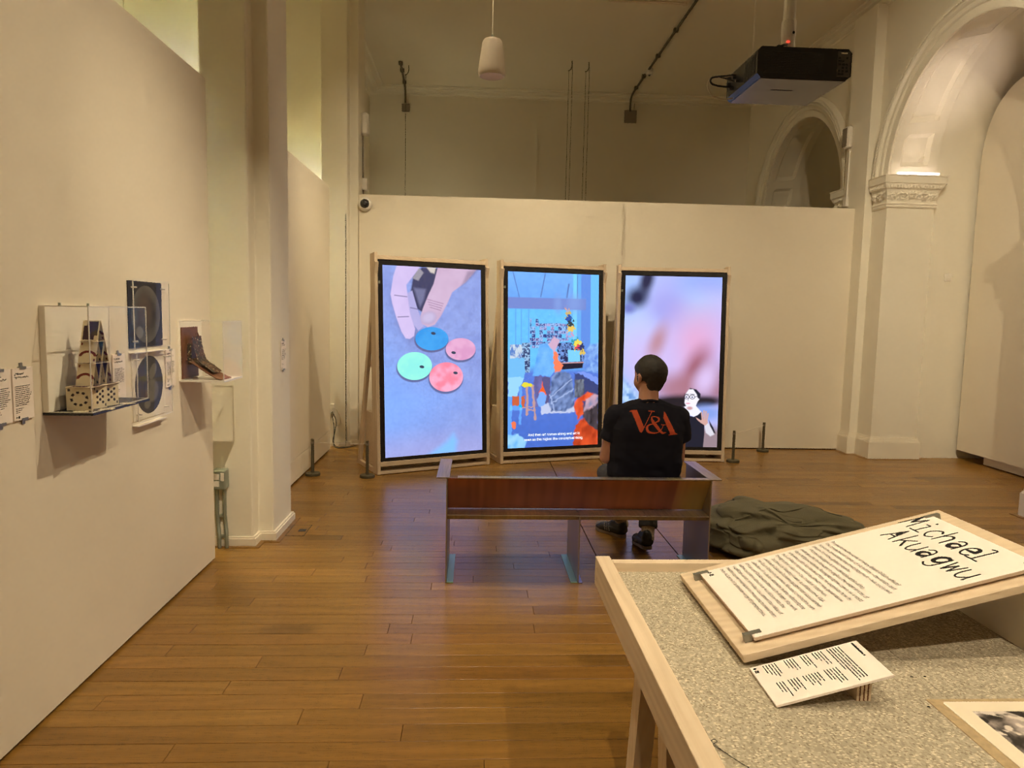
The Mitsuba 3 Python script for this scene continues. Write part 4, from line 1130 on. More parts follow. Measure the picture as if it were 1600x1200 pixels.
t = thing('emergency_light', 'rounded white emergency light with a thin conduit on the far left pier', 'light fitting')
part(t, 'body', box(-1.33, -1.245, 8.40, 8.53, 3.52, 3.77, 0.022), 'white_plastic', 40)
part(t, 'conduit', cyl((-1.318, 8.47, 3.52), (-1.318, 8.50, 3.04), 0.009, 10), 'grey_box')
part(t, 'junction_box', box(-1.33, -1.27, 8.46, 8.57, 2.92, 3.05, 0.006), 'white_plastic')
part(t, 'conduit', cyl((-1.318, 8.51, 2.92), (-1.318, 8.51, 2.835), 0.009, 10), 'grey_box')
t = thing('emergency_light', 'white twin emergency light with a conduit beside the far small arch', 'light fitting')
part(t, 'body', box(4.29, 4.362, 8.37, 8.50, 3.55, 3.80, 0.02), 'white_plastic', 40)
part(t, 'diffuser', box(4.283, 4.291, 8.385, 8.485, 3.57, 3.78, 0.003), 'grey_box')
part(t, 'conduit', cyl((4.352, 8.42, 3.55), (4.352, 8.42, 2.98), 0.011, 10), 'white_plastic')
part(t, 'junction_box', box(4.325, 4.362, 8.385, 8.455, 2.88, 2.99, 0.004), 'white_plastic')


def conduit(name_label, pts, boxc, bw, clamps, group=None):
    t = thing('ceiling_conduit', name_label, 'pipe')
    part(t, 'pipe', tube(spline(pts, 6), 0.016, 12), 'bronze_metal', True)
    x, y, z = boxc
    part(t, 'junction_box', box(x - bw, x + bw, y - 0.035, y, z - bw, z + bw, 0.005), 'grey_box')
    for c in clamps:
        part(t, 'clamp', box(c[0] - 0.03, c[0] + 0.03, c[1] - 0.025, c[1] + 0.025, 5.075, 5.12, 0.004), 'bronze_metal')
    return t


c1 = conduit('long dark conduit along the ceiling to a grey box on the rear wall', [(2.43, 7.0, 5.095), (2.43, 8.4, 5.095), (2.44, 10.0, 5.095), (2.455, 11.4, 5.095), (2.46, 11.8, 5.085), (2.462, 11.93, 5.03), (2.463, 11.965, 4.93), (2.463, 11.97, 4.86)], (2.475, 11.999, 4.785), 0.10,
             [(2.435, 8.0), (2.435, 9.2), (2.44, 10.1), (2.442, 10.95), (2.45, 11.5)])
part(c1, 'hook', tube([(2.535, 11.985, 4.88), (2.535, 11.985, 5.0)], 0.004, 6), 'bronze_metal')
conduit('short dark conduit on the ceiling to a small box near the left corner', [(-1.14, 10.75, 5.10), (-1.15, 11.0, 5.095), (-1.165, 11.5, 5.09), (-1.18, 11.85, 5.07), (-1.185, 11.95, 5.0), (-1.185, 11.975, 4.87)], (-1.18, 11.999, 4.80), 0.062,
        [(-1.14, 10.8), (-1.15, 11.1), (-1.17, 11.65)])
t = thing('smoke_detector', 'small white detector on the ceiling beside the long conduit', 'detector')
part(t, 'body', lathe([(0, 5.03), (0.04, 5.03), (0.056, 5.05), (0.058, 5.09), (0.05, 5.12), (0, 5.12)], (2.46, 10.68, 0), 28), 'white_plastic', 50)
part(t, 'sensor', lathe([(0, 5.015), (0.014, 5.015), (0.02, 5.03), (0, 5.03)], (2.46, 10.68, 0), 14), 'dark_plastic')
t = thing('ceiling_pipe', 'short white pipe crossing the ceiling at the top of the picture', 'pipe')
part(t, 'pipe', tube([(1.45, 8.47, 5.105), (2.33, 8.46, 5.105)], 0.012, 10), 'lamp_white')
part(t, 'end_cap', cyl((2.33, 8.46, 5.12), (2.33, 8.46, 5.09), 0.03, 14), 'lamp_white')
for x, y, d, lb in ((-1.06, 10.95, 0.0, 'single thin hanging wire near the left corner of the ceiling'), (1.285, 10.5, 0.03, 'pair of thin wires on a ceiling hook, the left pair of two'), (1.53, 10.52, 0.03, 'pair of thin wires on a ceiling hook, the right pair of two')):
    t = thing('hanging_wire', lb, 'wire')
    part(t, 'hook', tube(spline([(x + 0.02, y, 5.12), (x + 0.022, y, 5.05), (x, y, 5.0), (x - 0.03, y, 4.985)], 5), 0.007, 6), 'bronze_metal')
    part(t, 'wire', tube([(x - 0.02, y, 4.99), (x - 0.02, y, 2.2)], 0.0032, 5), 'bronze_metal')
    if d:
        part(t, 'wire', tube([(x + d, y, 5.05), (x + d, y, 2.2)], 0.0032, 5), 'bronze_metal')

# ------------------------------------------------------------------ projector
t = thing('projector', 'large black projector hanging on a white ceiling pole', 'projector')
px0, px1, py0, py1, pz0, pz1 = 1.328, 1.79, 3.50, 3.925, 2.697, 2.845
oct_ = lambda x0, x1, z0, z1, c: sg.Polygon([(x0 + c, z0), (x1 - c * 1.2, z0), (x1, z0 + c), (x1, z1 - c), (x1 - c, z1), (x0 + c, z1), (x0, z1 - c), (x0, z0 + c)])  # noqa: E731
body = part(t, 'body', xz_prism(oct_(px0, px1, pz0 + 0.004, pz1, 0.018), py0, py1), 'black_plastic')
part(t, 'underside', box(px0 + 0.02, px1 - 0.022, py0 + 0.006, py1 - 0.003, pz0, pz0 + 0.005, 0.002), 'projector_base', label='grey underside cover')
part(t, 'rear_grille', cat(*[box(px0 + 0.03, px1 - 0.14, py0 - 0.002, py0 + 0.004, z, z + 0.003) for z in np.arange(pz0 + 0.025, pz1 - 0.02, 0.0075)]), 'dark_plastic')
pl = part(t, 'port_plate', box(px1 - 0.072, px1 - 0.008, py0 - 0.003, py0 + 0.004, pz0 + 0.018, pz1 - 0.012, 0.001), 'port_grey', label='grey connector plate')
pr = random.Random(5)
part(pl, 'sockets', cat(*[box(px1 - 0.066 + c * 0.018, px1 - 0.066 + c * 0.018 + pr.choice([0.008, 0.012]), py0 - 0.006, py0 - 0.003, pz0 + 0.026 + r * 0.015, pz0 + 0.034 + r * 0.015) for r in range(6) for c in range(3) if pr.random() < 0.8]), 'black_plastic')
part(pl, 'rating_label', box(px1 - 0.056, px1 - 0.024, py0 - 0.0045, py0 - 0.003, pz1 - 0.024, pz1 - 0.018), 'white_plastic')
part(t, 'side_vents', cat(*[box(px0 - 0.003, px0 + 0.004, y, y + 0.006, pz0 + 0.03, pz1 - 0.03) for y in np.arange(py0 + 0.03, py0 + 0.15, 0.013)], box(px0 - 0.003, px0 + 0.004, py0 + 0.16, py0 + 0.17, pz0 + 0.02, pz1 - 0.02)), 'dark_plastic')
part(t, 'lens_knob', cat(*[cyl((px0 + 0.01, y, z), (px0 - 0.02, y, z), 0.010, 10) for y, z in ((py0 + 0.24, pz0 + 0.06), (py0 + 0.29, pz0 + 0.09), (py0 + 0.33, pz0 + 0.05), (py0 + 0.37, pz0 + 0.08))]), 'dark_plastic')
part(t, 'latch', cat(box(px0 + 0.14, px0 + 0.25, py0 + 0.17, py0 + 0.175, pz0 - 0.002, pz0 + 0.003)), 'dark_plastic')
for k, (pts, m, r) in enumerate((([(px0 + 0.01, 3.82, 2.79), (px0 - 0.06, 3.82, 2.80), (px0 - 0.125, 3.80, 2.785), (px0 - 0.12, 3.80, 2.755), (px0 - 0.05, 3.82, 2.75), (px0 + 0.01, 3.83, 2.755)], 'cable_black', 0.005),
                                 ([(px0 - 0.02, 3.82, 2.80), (px0 - 0.11, 3.81, 2.79), (px0 - 0.145, 3.80, 2.75), (px0 - 0.12, 3.80, 2.70), (px0 - 0.05, 3.83, 2.69), (px0 + 0.005, 3.84, 2.70)], 'cable_white', 0.0035),
                                 ([(px0 + 0.01, 3.78, 2.76), (px0 - 0.04, 3.78, 2.775), (px0 - 0.09, 3.79, 2.79), (px0 - 0.04, 3.8, 2.80), (px0 + 0.02, 3.80, 2.81)], 'cable_black', 0.004))):
    part(t, 'cable', tube(spline(pts, 8), r, 8), m, True)
part(t, 'mount_plate', box(1.44, 1.66, 3.58, 3.84, pz1, pz1 + 0.018, 0.003), 'dark_plastic')
po = part(t, 'pole', lathe([(0, 2.863), (0.037, 2.863), (0.034, 2.95), (0.034, 2.965), (0.036, 2.965), (0.036, 3.04), (0.03, 3.045), (0.03, 5.12), (0, 5.12)], (1.555, 3.70, 0), 28), 'white_plastic', 40, label='white mounting pole')
part(po, 'red_lamp', box(1.533, 1.548, 3.661, 3.668, 2.927, 2.935), 'white_plastic', label='small glowing red lamp', emitter={'type': 'area', 'radiance': rgb(1.3, 0.05, 0.03)})
part(po, 'bolt', cyl((1.566, 3.675, 2.975), (1.565, 3.660, 2.975), 0.006, 10), 'black_plastic')
part(t, 'plug_cable', tube(spline([(1.50, 3.62, 2.87), (1.47, 3.60, 2.885), (1.45, 3.60, 2.865), (1.48, 3.58, 2.88), (1.51, 3.60, 2.89)], 6), 0.006, 8), 'cable_black', True)
t = thing('projector_cable', 'thin white cable dropping from the ceiling to the projector', 'cable')
put(t, tube([(1.385, 3.72, 5.12), (1.385, 3.72, 2.852)], 0.0035, 8), 'cord_white')

t = thing('wall_switch', 'small white wall switch plate beyond the right arch pier', 'switch')
part(t, 'plate', box(5.205, 5.285, 7.795, 7.803, 2.0, 2.085, 0.002), 'white_plastic')
part(t, 'rocker', box(5.225, 5.262, 7.789, 7.796, 2.02, 2.062, 0.002), 'white_plastic')

# ------------------------------------------------------------------ bench of folded zinc-plated steel
t = thing('steel_bench', 'low zinc-plated steel bench with a reclined back and flat arms', 'bench')
BX0, BX1, BY0, BY1 = -0.148, 1.372, 3.98, 4.462
bk_ = part(t, 'backrest', yz_prism([(4.122, 0.404), (4.118, 0.404), (3.984, 0.606), (3.984, 0.613), (3.989, 0.613), (4.126, 0.407)], BX0 + 0.004, BX1 - 0.004), 'zinc_orange', label='reddish iridescent back sheet')
part(bk_, 'top_flange', box(BX0 + 0.06, BX1 - 0.004, 3.976, 4.024, 0.611, 0.618, 0.001), 'zinc_steel')
part(t, 'seat', cat(box(BX0 + 0.004, 0.612, BY0, BY1, 0.394, 0.4005, 0.001), box(0.614, 1.002, BY0, BY1, 0.394, 0.4005, 0.001), box(1.004, BX1 - 0.004, BY0, BY1, 0.394, 0.4005, 0.001)), 'zinc_steel')
part(t, 'seat_lip', cat(box(BX0 + 0.004, 0.612, 4.03, 4.036, 0.362, 0.394), box(0.622, BX1 - 0.004, 4.03, 4.036, 0.362, 0.394), box(BX0 + 0.004, BX1 - 0.004, BY1 - 0.006, BY1, 0.362, 0.394)), 'zinc_steel')
for x, z1, sx in ((BX0, 0.612, 1), (0.615, 0.394, -1), (BX1, 0.612, -1)):
    part(t, 'side_panel' if z1 > 0.5 else 'middle_panel', box(x - 0.0035, x + 0.0035, BY0, BY1 + 0.01, 0.003, z1, 0.0008), 'zinc_steel')
    fl = box(x + 0.0035, x + 0.042, BY0 + 0.004, BY1, 0.0, 0.007, 0.001) if sx > 0 else box(x - 0.042, x - 0.0035, BY0 + 0.004, BY1, 0.0, 0.007, 0.001)
    part(t, 'foot_flange', fl, 'zinc_green', label='greenish foot flange')
part(t, 'foot_flange', box(0.6185, 0.640, BY0, BY1 - 0.2, 0.0, 0.007, 0.001), 'zinc_blue', label='bluish foot flange')
for x0, x1 in ((BX0 - 0.06, BX0 + 0.014), (BX1 - 0.014, BX1 + 0.06)):
    part(t, 'armrest', box(x0, x1, BY0 - 0.004, BY1 + 0.03, 0.612, 0.619, 0.001), 'zinc_steel')
part(t, 'gusset', cat(*[box(x, x + 0.04, 4.1, 4.4, 0.38, 0.394) for x in (BX0 + 0.005, 0.57, 0.625, BX1 - 0.05)]), 'zinc_steel')
# ------------------------------------------------------------------ the seated visitor
def ball(p, r, n=20):
    return m3.Manifold.sphere(r, n).translate(tuple(float(x) for x in p))


def blob(*pr):
    return m3.Manifold.batch_hull([ball(p, r) for p, r in pr])


def chain(*pr):
    return [blob(a, b) for a, b in zip(pr[:-1], pr[1:])]


def union(ms):
    return m3.Manifold.batch_boolean(ms, m3.OpType.Add)


def soften(m, edge, it=12):
    t = as_tm(m.refine_to_length(edge))
    t.merge_vertices()
    t.update_faces(t.nondegenerate_faces())
    t.remove_unreferenced_vertices()
    trimesh.smoothing.filter_taubin(t, lamb=0.5, nu=0.52, iterations=it)
    return t


mat('skin', paint((0.42, 0.20, 0.13), 0.05, 30), 0.5)
mat('hair_dark', paint((0.014, 0.010, 0.010), 0.35, 90), 0.6)
mat('shirt_navy', paint((0.0080, 0.0078, 0.0160), 0.12, 40), 0.85, spec=0.2)
mat('print_red', paint((0.46, 0.075, 0.032), 0.06, 60), 0.8, spec=0.2)
mat('trousers_grey', paint((0.062, 0.062, 0.064), 0.15, 30), 0.85, spec=0.2)
mat('sock_cream', (0.42, 0.34, 0.25), 0.9, spec=0.2)
mat('shoe_black', (0.016, 0.014, 0.014), 0.55)
mat('shoe_grey', (0.16, 0.14, 0.12), 0.6)
mat('shoe_sole', (0.17, 0.13, 0.10), 0.7)
CXP = 1.045
P = lambda x, y, z: np.array([CXP + x, y, z])  # noqa: E731
pk = thing('person', 'person in a navy shirt with red lettering sitting on the bench, seen from behind', 'person')
HC, HY = P(0.01, 4.262, 1.187), 0.42


def hp(x, y, z):
    c, s = math.cos(HY), math.sin(HY)
    return HC + np.array([x * c - y * s, x * s + y * c, z])


def hand(w, d, side, up=(0, 0, 1)):
    """A relaxed hand from the wrist w along d, palm down; side = +1 puts the thumb at +cross(d, up)."""
    w, d, up = np.asarray(w, float), np.asarray(d, float) / np.linalg.norm(d), np.asarray(up, float)
    r = np.cross(d, up)
    r /= np.linalg.norm(r)
    u = np.cross(r, d)
    q = lambda a, b, c: w + d * a + r * b + u * c  # noqa: E731
    ms = [blob((q(0.0, 0.018, 0), 0.017), (q(0.0, -0.018, 0), 0.017), (q(0.075, 0.03, 0.0), 0.0125), (q(0.07, -0.034, -0.002), 0.012))]
    for k, (b, L) in enumerate(((0.030, 0.070), (0.010, 0.078), (-0.012, 0.073), (-0.033, 0.058))):
        ms += chain((q(0.072, b, 0), 0.0098), (q(0.072 + L * 0.45, b * 1.1, -0.002), 0.0092), (q(0.072 + L * 0.75, b * 1.1, -0.018), 0.0084), (q(0.072 + L * 0.9, b * 1.1, -0.036), 0.0078))
    s = side
    ms += chain((q(0.018, 0.022 * s, -0.004), 0.0135), (q(0.045, 0.05 * s, -0.008), 0.0115), (q(0.072, 0.062 * s, -0.014), 0.0098), (q(0.09, 0.064 * s, -0.022), 0.0085))
    return ms


sk = []
sk += [blob((hp(0, -0.03, 0.028), 0.080), (hp(0, 0.028, 0.022), 0.074), (hp(0, 0.0, 0.04), 0.076)),
       blob((hp(0.034, 0.035, -0.04), 0.046), (hp(-0.034, 0.035, -0.04), 0.046), (hp(0, 0.056, -0.082), 0.034), (hp(0, 0.03, 0.0), 0.07), (hp(0, -0.02, -0.03), 0.055)),
       blob((hp(0, 0.082, -0.094), 0.015), (hp(0, 0.05, -0.08), 0.035))]
sk += chain((hp(0, 0.098, 0.006), 0.009), (hp(0, 0.117, -0.03), 0.0115), (hp(0, 0.10, -0.038), 0.012)) + [blob((hp(0.014, 0.102, -0.036), 0.008), (hp(-0.014, 0.102, -0.036), 0.008))]
sk += [blob((hp(0.02, 0.091, -0.063), 0.006), (hp(0, 0.099, -0.061), 0.007), (hp(-0.02, 0.091, -0.063), 0.006)), blob((hp(0.034, 0.090, 0.012), 0.009), (hp(0.012, 0.098, 0.014), 0.009)), blob((hp(-0.034, 0.090, 0.012), 0.009), (hp(-0.012, 0.098, 0.014), 0.009))]
for s in (1, -1):
    sk += [blob((hp(0.080 * s, -0.012, 0.008), 0.013), (hp(0.083 * s, -0.022, -0.004), 0.011), (hp(0.076 * s, -0.004, -0.034), 0.009), (hp(0.074 * s, 0.004, 0.0), 0.007))]
sk += chain((P(0.0, 4.225, 0.98), 0.075), (P(0.002, 4.235, 1.04), 0.060), (P(0.006, 4.252, 1.12), 0.058))
sk += [blob((P(-0.12, 4.24, 0.94), 0.06), (P(0.12, 4.24, 0.94), 0.06), (P(0.09, 4.27, 0.62), 0.07), (P(-0.09, 4.27, 0.62), 0.07))]
EL, WL = P(-0.232, 4.285, 0.685), P(-0.135, 4.50, 0.612)
ER, WR = P(0.215, 4.300, 0.680), P(0.155, 4.515, 0.605)
sk += chain((P(-0.19, 4.24, 0.95), 0.052), (EL, 0.043), (EL * 0.4 + WL * 0.6 + [0, 0, 0.004], 0.036), (WL, 0.026)) + chain((P(0.19, 4.24, 0.95), 0.052), (ER, 0.043), (ER * 0.4 + WR * 0.6 + [0, 0, 0.004], 0.036), (WR, 0.026))
sk += hand(WL, (0.25, 0.95, -0.25), 1) + hand(WR, (-0.2, 0.95, -0.25), -1)
HL, KL, AL = P(-0.105, 4.30, 0.505), P(-0.135, 4.745, 0.475), P(0.002, 4.862, 0.105)
HR, KR, AR_ = P(0.105, 4.30, 0.505), P(0.150, 4.730, 0.470), P(0.108, 4.535, 0.118)
for h_, k_, a_ in ((HL, KL, AL), (HR, KR, AR_)):
    sk += chain((h_, 0.075), (k_, 0.05), (k_ * 0.55 + a_ * 0.45 + (0.0, -0.012, 0), 0.046), (a_, 0.033))
part(pk, 'body', soften(union(sk), 0.0085, 9), 'skin', True)

# hair: a short dark cap, close at the sides
hm_ = blob((hp(0, -0.032, 0.030), 0.089), (hp(0, 0.026, 0.030), 0.081), (hp(0, -0.005, 0.046), 0.086))
nrm = hp(0, -0.60, 0.80) - HC
hm_ = hm_.trim_by_plane(tuple(nrm), float(nrm @ hp(0, 0.03, 0.022)))
nk = blob((hp(0.034, -0.066, -0.01), 0.034), (hp(-0.034, -0.066, -0.01), 0.034), (hp(0.022, -0.048, -0.062), 0.028), (hp(-0.022, -0.048, -0.062), 0.028))
ht = soften(union([hm_, nk] + [blob((hp(0.070 * s, 0.012, 0.0), 0.012), (hp(0.066 * s, 0.02, -0.03), 0.009), (hp(0.06 * s, -0.03, 0.0), 0.02)) for s in (1, -1)]), 0.007, 14)
ht.vertices += ht.vertex_normals * (0.0035 * (meshkit.fbm(ht.vertices * 120, 2, 3) - 0.5))[:, None]
part(pk, 'hair', ht, 'hair_dark', True)

# shirt with short sleeves
sh = [blob((P(-0.118, 4.268, 0.60), 0.112), (P(0.118, 4.268, 0.60), 0.112), (P(-0.105, 4.252, 0.74), 0.115), (P(0.105, 4.252, 0.74), 0.115)),
      blob((P(-0.105, 4.252, 0.74), 0.115), (P(0.105, 4.252, 0.74), 0.115), (P(-0.120, 4.236, 0.875), 0.113), (P(0.120, 4.236, 0.875), 0.113)),
      blob((P(-0.120, 4.236, 0.875), 0.113), (P(0.120, 4.236, 0.875), 0.113), (P(-0.168, 4.236, 0.945), 0.066), (P(0.168, 4.236, 0.945), 0.066), (P(0, 4.228, 0.99), 0.078), (P(-0.06, 4.230, 0.985), 0.066), (P(0.06, 4.230, 0.985), 0.066)),
      blob((P(-0.10, 4.275, 0.55), 0.115), (P(0.10, 4.275, 0.55), 0.115), (P(-0.118, 4.268, 0.62), 0.112), (P(0.118, 4.268, 0.62), 0.112))]
for s, e in ((-1, EL), (1, ER)):
    a0, a1 = P(0.188 * s, 4.238, 0.938), np.array([CXP + 0.222 * s, 4.262, 0.795])
    slv = union(chain((a0, 0.074), ((a0 + a1) / 2, 0.066), (a1 + (a1 - a0) * 0.3, 0.058)))
    dn = (a0 - a1) / np.linalg.norm(a0 - a1)
    sh.append(slv.trim_by_plane(tuple(dn), float(dn @ a1)))
shm = union(sh).trim_by_plane((0, 0, 1), 0.505)
shirt = soften(shm, 0.0095, 22)
v = np.asarray(shirt.vertices)
q = v - np.array([CXP, 4.24, 0])
low = np.clip((0.80 - v[:, 2]) / 0.25, 0, 1)
fold = (meshkit.fbm(np.column_stack([q[:, 0] * 7 + 2.2 * v[:, 2], q[:, 1] * 7, v[:, 2] * 15]), 3, 5) - 0.5) * (0.016 + 0.012 * low)
drape = 0.0035 * np.sin((q[:, 0] * 1.2 + v[:, 2]) * 48 + 5 * meshkit.noise(v * 9, 2)) * (0.3 + 0.7 * low)
shirt.vertices = v + shirt.vertex_normals * (fold + drape)[:, None]
part(pk, 'shirt', shirt, 'shirt_navy', True, label='navy short-sleeved shirt')
cr = np.array([(0.068 * math.cos(a), 0.066 * math.sin(a)) for a in np.linspace(0, 2 * PI, 40)])
part(pk, 'collar', tube([P(x, 4.238 + y, 1.043 + 0.10 * (-y) - 0.01 * abs(x) / 0.068) for x, y in cr], 0.0085, 8, False), 'shirt_navy', True)


# the big red letters on the back, laid on the cloth
def zz(*pts):
    return [((x - 502) * 0.000655, (668 - y) * 0.000655) for x, y in pts]


def zs(pts, w):
    return stroke(zz(*pts), np.asarray(w, float) * 0.000655, 7)


V_ = [sg.Polygon(zz((300, 562), (352, 556), (412, 705), (384, 756), (370, 744))), sg.Polygon(zz((284, 574), (300, 560), (352, 554), (352, 563), (300, 575))),
      sg.Polygon(zz((482, 562), (490, 566), (390, 756), (384, 752))), sg.Polygon(zz((452, 556), (512, 560), (510, 570), (452, 566)))]
A_ = [sg.Polygon(zz((598, 568), (610, 572), (706, 764), (652, 770), (588, 620))), sg.Polygon(zz((634, 768), (716, 758), (722, 768), (680, 772), (636, 776)))]
N_ = [zs([(612, 748), (575, 752), (520, 690), (488, 648), (482, 632)], (7, 20, 30, 24, 12)), zs([(482, 640), (486, 616), (514, 611), (546, 624), (545, 645), (520, 662), (500, 672)], (18, 12, 9, 16, 16, 10, 7)),
      zs([(500, 672), (455, 686), (438, 712), (452, 745), (500, 756), (545, 746), (574, 716), (590, 682)], (9, 14, 22, 22, 14, 9, 6, 6)), sg.Polygon(zz((566, 676), (612, 680), (611, 687), (566, 684)))]
logo = trimesh.util.concatenate([trimesh.creation.extrude_polygon(g, 0.001, engine='earcut') for k in V_ + A_ + N_ for g in getattr(k.buffer(0), 'geoms', [k.buffer(0)]) if g.area > 1e-8])
top = logo.faces[logo.face_normals[:, 2] > 0.9]
lv, lf = trimesh.remesh.subdivide_to_size(logo.vertices, top, 0.007)
sel = (shirt.vertex_normals[:, 1] < -0.15) & (np.abs(shirt.vertices[:, 0] - CXP) < 0.24) & (shirt.vertices[:, 2] > 0.7)
bv = shirt.vertices[sel]
kd = cKDTree(bv[:, [0, 2]])
lx, lz = CXP + 0.014 + lv[:, 0], 0.920 + lv[:, 1]
dd, ii = kd.query(np.column_stack([lx, lz]), 5)
wgt = 1 / (dd + 0.002) ** 2
ly = (bv[ii][:, :, 1] * wgt).sum(1) / wgt.sum(1) - 0.0030
part(pk, 'shirt_lettering', trimesh.Trimesh(np.column_stack([lx, ly, lz]), lf, process=False), 'print_red', True, label='large red letters on the back of the shirt')

# trousers with turned-up cuffs
tr = [blob((P(-0.135, 4.29, 0.520), 0.112), (P(0.135, 4.29, 0.520), 0.112), (P(-0.12, 4.31, 0.50), 0.098), (P(0.12, 4.31, 0.50), 0.098))]
cf = []
for h_, k_, a_, w_ in ((HL, KL, AL, 0.86), (HR, KR, AR_, 0.87)):
    c_ = k_ * (1 - w_) + a_ * w_
    tr += chain((h_, 0.098), ((h_ + k_) / 2, 0.088), (k_, 0.072), (k_ * 0.6 + a_ * 0.4, 0.066), (c_, 0.055))
    d_ = (a_ - k_) / np.linalg.norm(a_ - k_)
    cf.append((c_, d_))
trm = union(tr)
for c_, d_ in cf:
    cut = m3.Manifold.cylinder(0.3, 0.12, 0.12, 24)
    z = d_
    x = np.cross(z, [0, 1.0, 0])
    x /= np.linalg.norm(x)
    y = np.cross(z, x)
    M = np.column_stack([x, y, z, c_ + d_ * 0.002])
    trm = trm - cut.transform(M)
trm = trm.trim_by_plane((0, 0, 1), 0.2 - 0.2)
tm_ = soften(trm, 0.011, 10)
tv = np.asarray(tm_.vertices)
tm_.vertices = tv + tm_.vertex_normals * (0.010 * (meshkit.fbm(tv * np.array([18, 8, 18]), 3, 8) - 0.5))[:, None]
_s = (tm_.vertices[:, 1] < 4.47) & (tm_.vertices[:, 2] > 0.34)
tm_.vertices[_s, 2] = np.maximum(tm_.vertices[_s, 2], 0.4012)
part(pk, 'trousers', tm_, 'trousers_grey', True, label='dark grey trousers')
for (c_, d_), a_ in zip(cf, (AL, AR_)):
    x = np.cross(d_, [0, 1.0, 0])
    x /= np.linalg.norm(x)
    y = np.cross(d_, x)
    cu = lathe([(0.045, -0.045), (0.061, -0.045), (0.062, 0.0), (0.058, 0.006), (0.045, 0.006)], (0, 0, 0), 28)
    part(pk, 'trouser_cuff', frame(cu, c_, x, y, d_), 'trousers_grey', 50)
    part(pk, 'sock', soften(union(chain((c_ - d_ * 0.05, 0.050), (c_ * 0.5 + a_ * 0.5, 0.043), (a_, 0.041), (a_ + d_ * 0.02, 0.043))), 0.011, 6), 'sock_cream', True, label='cream sock')


def shoe(ank, heel, toe):
    """heel and toe: points on the ground line under the sole."""
    heel, toe = np.asarray(heel, float), np.asarray(toe, float)
    L = np.linalg.norm(toe - heel)
    d = (toe - heel) / L
    r = np.cross(d, [0, 0, 1.0])
    r /= np.linalg.norm(r)
    u = np.cross(r, d)
    q = lambda a, b, c: heel + d * a * L + r * b + u * c  # noqa: E731
    up = union([blob((q(0.12, 0.012, 0.052), 0.032), (q(0.12, -0.012, 0.052), 0.032), (q(0.45, 0.016, 0.048), 0.034), (q(0.45, -0.018, 0.048), 0.034)),
                blob((q(0.45, 0.016, 0.048), 0.034), (q(0.45, -0.018, 0.048), 0.034), (q(0.72, 0.022, 0.040), 0.030), (q(0.72, -0.024, 0.040), 0.030)),
                blob((q(0.72, 0.022, 0.040), 0.030), (q(0.72, -0.024, 0.040), 0.030), (q(0.93, 0.006, 0.034), 0.025), (q(0.91, -0.012, 0.034), 0.025)),
                blob((q(0.13, 0.0, 0.075), 0.040), (q(0.38, 0.0, 0.075), 0.040), (q(0.11, 0, 0.098), 0.030))])
    so = union([m3.Manifold.batch_hull([m3.Manifold.cylinder(0.02, rr, rr, 24).transform(np.column_stack([d, -r, u, q(a, b, 0.003)])) for a, b, rr in seg_]) for seg_ in
                (((0.14, 0, 0.036), (0.45, 0.0, 0.036)), ((0.45, 0.0, 0.036), (0.74, -0.002, 0.048)), ((0.74, -0.002, 0.048), (0.91, -0.004, 0.030)))])
    k = part(pk, 'shoe', soften(up, 0.009, 8), 'shoe_black', True, label='black trainer with grey trim')
    part(k, 'sole', as_tm(so), 'shoe_sole', 40)
    st = []
    for s in (1, -1):
        for j in range(3):
            a = 0.40 + 0.075 * j
            st.append(tube([q(a + 0.08, s * 0.030, 0.078), q(a + 0.03, s * 0.047, 0.058), q(a - 0.02, s * 0.051, 0.034)], 0.0045, 6))
    part(k, 'side_stripes', cat(*st), 'shoe_grey', True)
    part(k, 'toe_cap', soften(blob((q(0.93, 0.006, 0.036), 0.0255), (q(0.91, -0.012, 0.036), 0.0255), (q(0.80, 0.016, 0.046), 0.024), (q(0.80, -0.018, 0.046), 0.024)), 0.009, 4), 'shoe_grey', True)
    lc = [tube([q(0.50 + 0.06 * j, -0.02, 0.085 - 0.006 * j), q(0.52 + 0.06 * j, 0, 0.091 - 0.007 * j), q(0.50 + 0.06 * j, 0.02, 0.085 - 0.006 * j)], 0.003, 6) for j in range(3)]
    part(k, 'laces', cat(*lc), 'shoe_grey', True)


shoe(AL, P(0.020, 4.815, 0.0), P(-0.135, 5.045, 0.0))
shoe(AR_, P(0.098, 4.470, 0.032), P(0.085, 4.745, 0.0))

# ------------------------------------------------------------------ olive bean bag
def olive(p, n, uv):
    w = noise(p.x * 900, p.y * 900, p.z * 900)
    c = mix((0.150, 0.136, 0.088), (0.118, 0.106, 0.067), fbm(p.x * 9, p.y * 9, p.z * 9, 3))
    return c * (0.85 + 0.3 * w)


mat('olive_cloth', proc(olive), 0.9, spec=0.15)
bg = trimesh.creation.icosphere(6, 1.0)
v = np.array(bg.vertices)
d = np.sign(v) * np.abs(v) ** 0.82
d /= np.maximum(np.linalg.norm(d, axis=1, keepdims=True), 1e-9) ** 0.35
x, y, z = d.T
def crease(q, seed, width):
    n_ = meshkit.fbm(q, 2, seed)
    return np.exp(-((n_ - 0.5) / width) ** 2)


